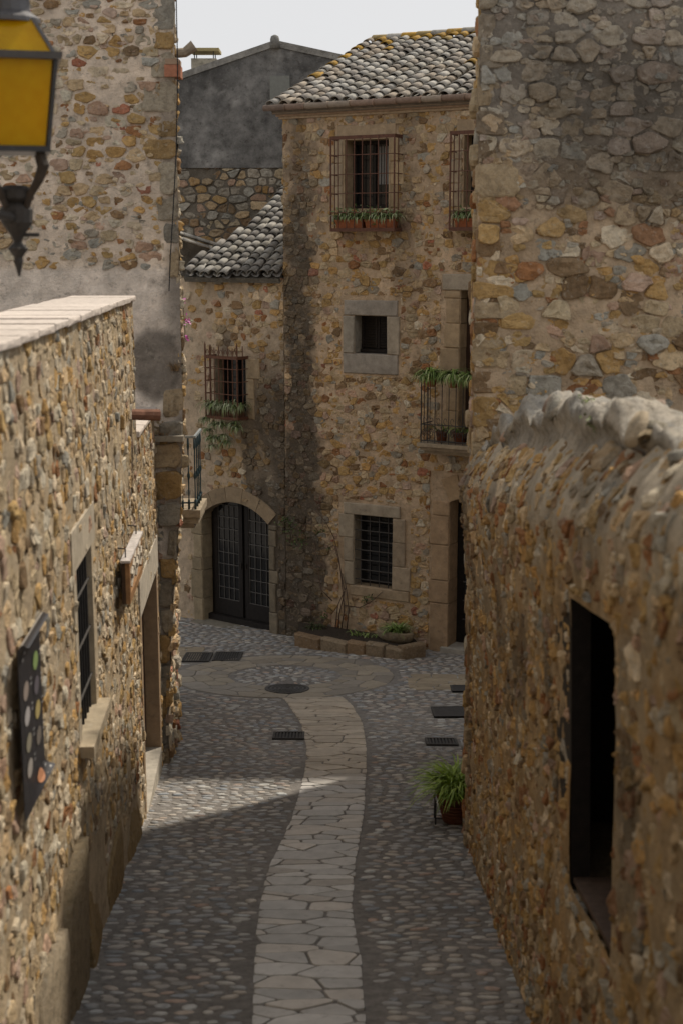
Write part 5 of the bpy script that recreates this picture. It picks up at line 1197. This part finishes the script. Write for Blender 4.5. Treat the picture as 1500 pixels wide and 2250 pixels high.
for (u0, u1, z0, z1) in ((0.01, HW[0]-1.2, zbw, LWt), (HW[1]+.25, 12.5, zbw, LWt), (HW[0]-1.2, HW[1]+.25, zbw, HW[2]-.03), (HW[0]-1.2, HW[1]+.25, HW[3]+.10, LWt)): m.fbox(FW, u0, u1, z0, z1, -.60, -.06, (.33,.25,.16))
m.fbox(FW, HW[0]-1.2, HW[0]-.42, HW[2]-.03, HW[3]+.10, -.12, -.06, (.33,.25,.16)); m.fbox(FW, HW[1]+.005, HW[1]+.25, HW[2]-.03, HW[3]+.10, -.12, -.06, (.33,.25,.16))
m.build('wall_core', M_MORTAR, lw)
m = MB(); m.fbox(FW, HW[0]-1.2, HW[1]+.25, HW[2]-.03, HW[3]+.10, -.66, -.62, (.02,.015,.012)); m.fbox(FW, HW[0]-1.19, HW[0]-1.15, HW[2]-.02, HW[3]+.09, -.615, -.125, (.02,.015,.012)); dw = m.build('door', M_WOOD, lw)  # door sheet plus side lining coloured near-black to stand in for interior darkness
m = MB(); m.fbox(FW, HW[0]-.40, HW[0]+.003, HW[2]-.02, HW[3]+.05, -.10, -.007, (.014,.011,.010)); m.fbox(FW, HW[0]+.004, HW[1]+.2, HW[3]-.003, HW[3]+.05, -.10, -.007, (.014,.011,.010)); m.build('dark_edge_lining', M_WOOD, lw)  # black lining added at the opening edge so the jamb reads as dark interior
for k in range(4): z = HW[2]+(HW[3]-HW[2])*(.2+.2*k); m = MB(); m.tube([FW.P(HW[1]+.01, z, -.12), FW.P(HW[1]-.06, z+.02, -.10), FW.P(HW[1]-.09, z+.05, -.10)], .009, 5, (.09,.075,.06)); m.build('hinge_hook', M_IRON, dw)
m = MB(); m.fbox(FW, HW[0]+.001, HW[1]-.001, HW[2]+.001, HW[2]+.03, -.61, -.02, (.09,.06,.045)); m.build('sill_board', M_WOOD, dw)
# weed tufts on the wall top
for (u, a, lab) in ((3.9, .3, 'tiny green weed growing on the rounded top of the broken wall'), (4.5, .06, 'tiny green weed growing under the top edge of the broken wall')):
    p = topW(u, a); m = MB(); leaf_cluster(m, p+Vector((0,0,.02)), 40, .05, rw, .016, [(.09,.12,.03), (.13,.16,.04)]); tag(m.build('wall_weed', M_LEAF), lab, 'weed')

# ------------------------------------------------------------------ potted plant and what stands behind it
pc = on_ground(1006, 1818); pc = Vector((1.075, 12.2, gz(12.2)))
pp = pot_plant('street_pot_plant', (pc.x, pc.y, pc.z+.03), .165, .27, 'bushy bright green grass plant in a ribbed terracotta pot in an iron stand', 560, .50, .72, (.17,.065,.035), spread=.85, up=1.1, wid=.008, greens=[(.19,.30,.03), (.26,.38,.05), (.13,.21,.025), (.33,.44,.09)])
for k in range(5): m = MB(); m.lathe((pc.x, pc.y, pc.z+.03+.035+.035*k), [(.122+.009*k,0),(.131+.009*k,.006),(.122+.0095*k,.012)], 18, (.15,.055,.03)); m.build('rib', M_CLAY, pp, True)
m = MB()
for s in (-1, 1): m.tube([(pc.x-.19, pc.y-.08*s, pc.z+.26), (pc.x-.19, pc.y-.08*s, pc.z+.02), (pc.x-.15, pc.y-.08*s, pc.z+.012), (pc.x+.16, pc.y-.08*s, pc.z+.012), (pc.x+.19, pc.y-.08*s, pc.z+.26)], .008, 6, (.02,.018,.018))
m.tube([(pc.x-.19, pc.y-.08, pc.z+.22), (pc.x-.19, pc.y+.08, pc.z+.22)], .008, 6, (.02,.018,.018)); m.build('stand', M_PAINT, pp)
p = on_y(1032, 1640, 13.6); m = MB(); pot(m, (p.x+.03, 13.6, gz(13.6)), .12, max(.2, p.z+.06-gz(13.6)), (.42,.44,.47)); wp = m.build('pale_pot', M_CLAY, None, True); tag(wp, 'pale grey pot standing behind the green potted plant', 'pot')

# ------------------------------------------------------------------ unseen house added to block sun and shape the street's lit patch
ho = thing('shading_house', (7, 22, gz(22)), 'unseen ochre house added on the right to shade the square', 'house')
m = MB(); m.box((3.55, 20.0, gz(18)-1), (11, 27, 12.35), (.38,.30,.21)); m.build('wall', M_MORTAR, ho)
m = MB(); m.hexa([(3.5,19.95,12.35),(11,19.95,12.35),(11,27,12.35),(3.5,27,12.35),(5,23.3,13.4),(9,23.3,13.4),(9,23.7,13.4),(5,23.7,13.4)], (.28,.2,.15)); m.build('roof', M_TILE, ho)
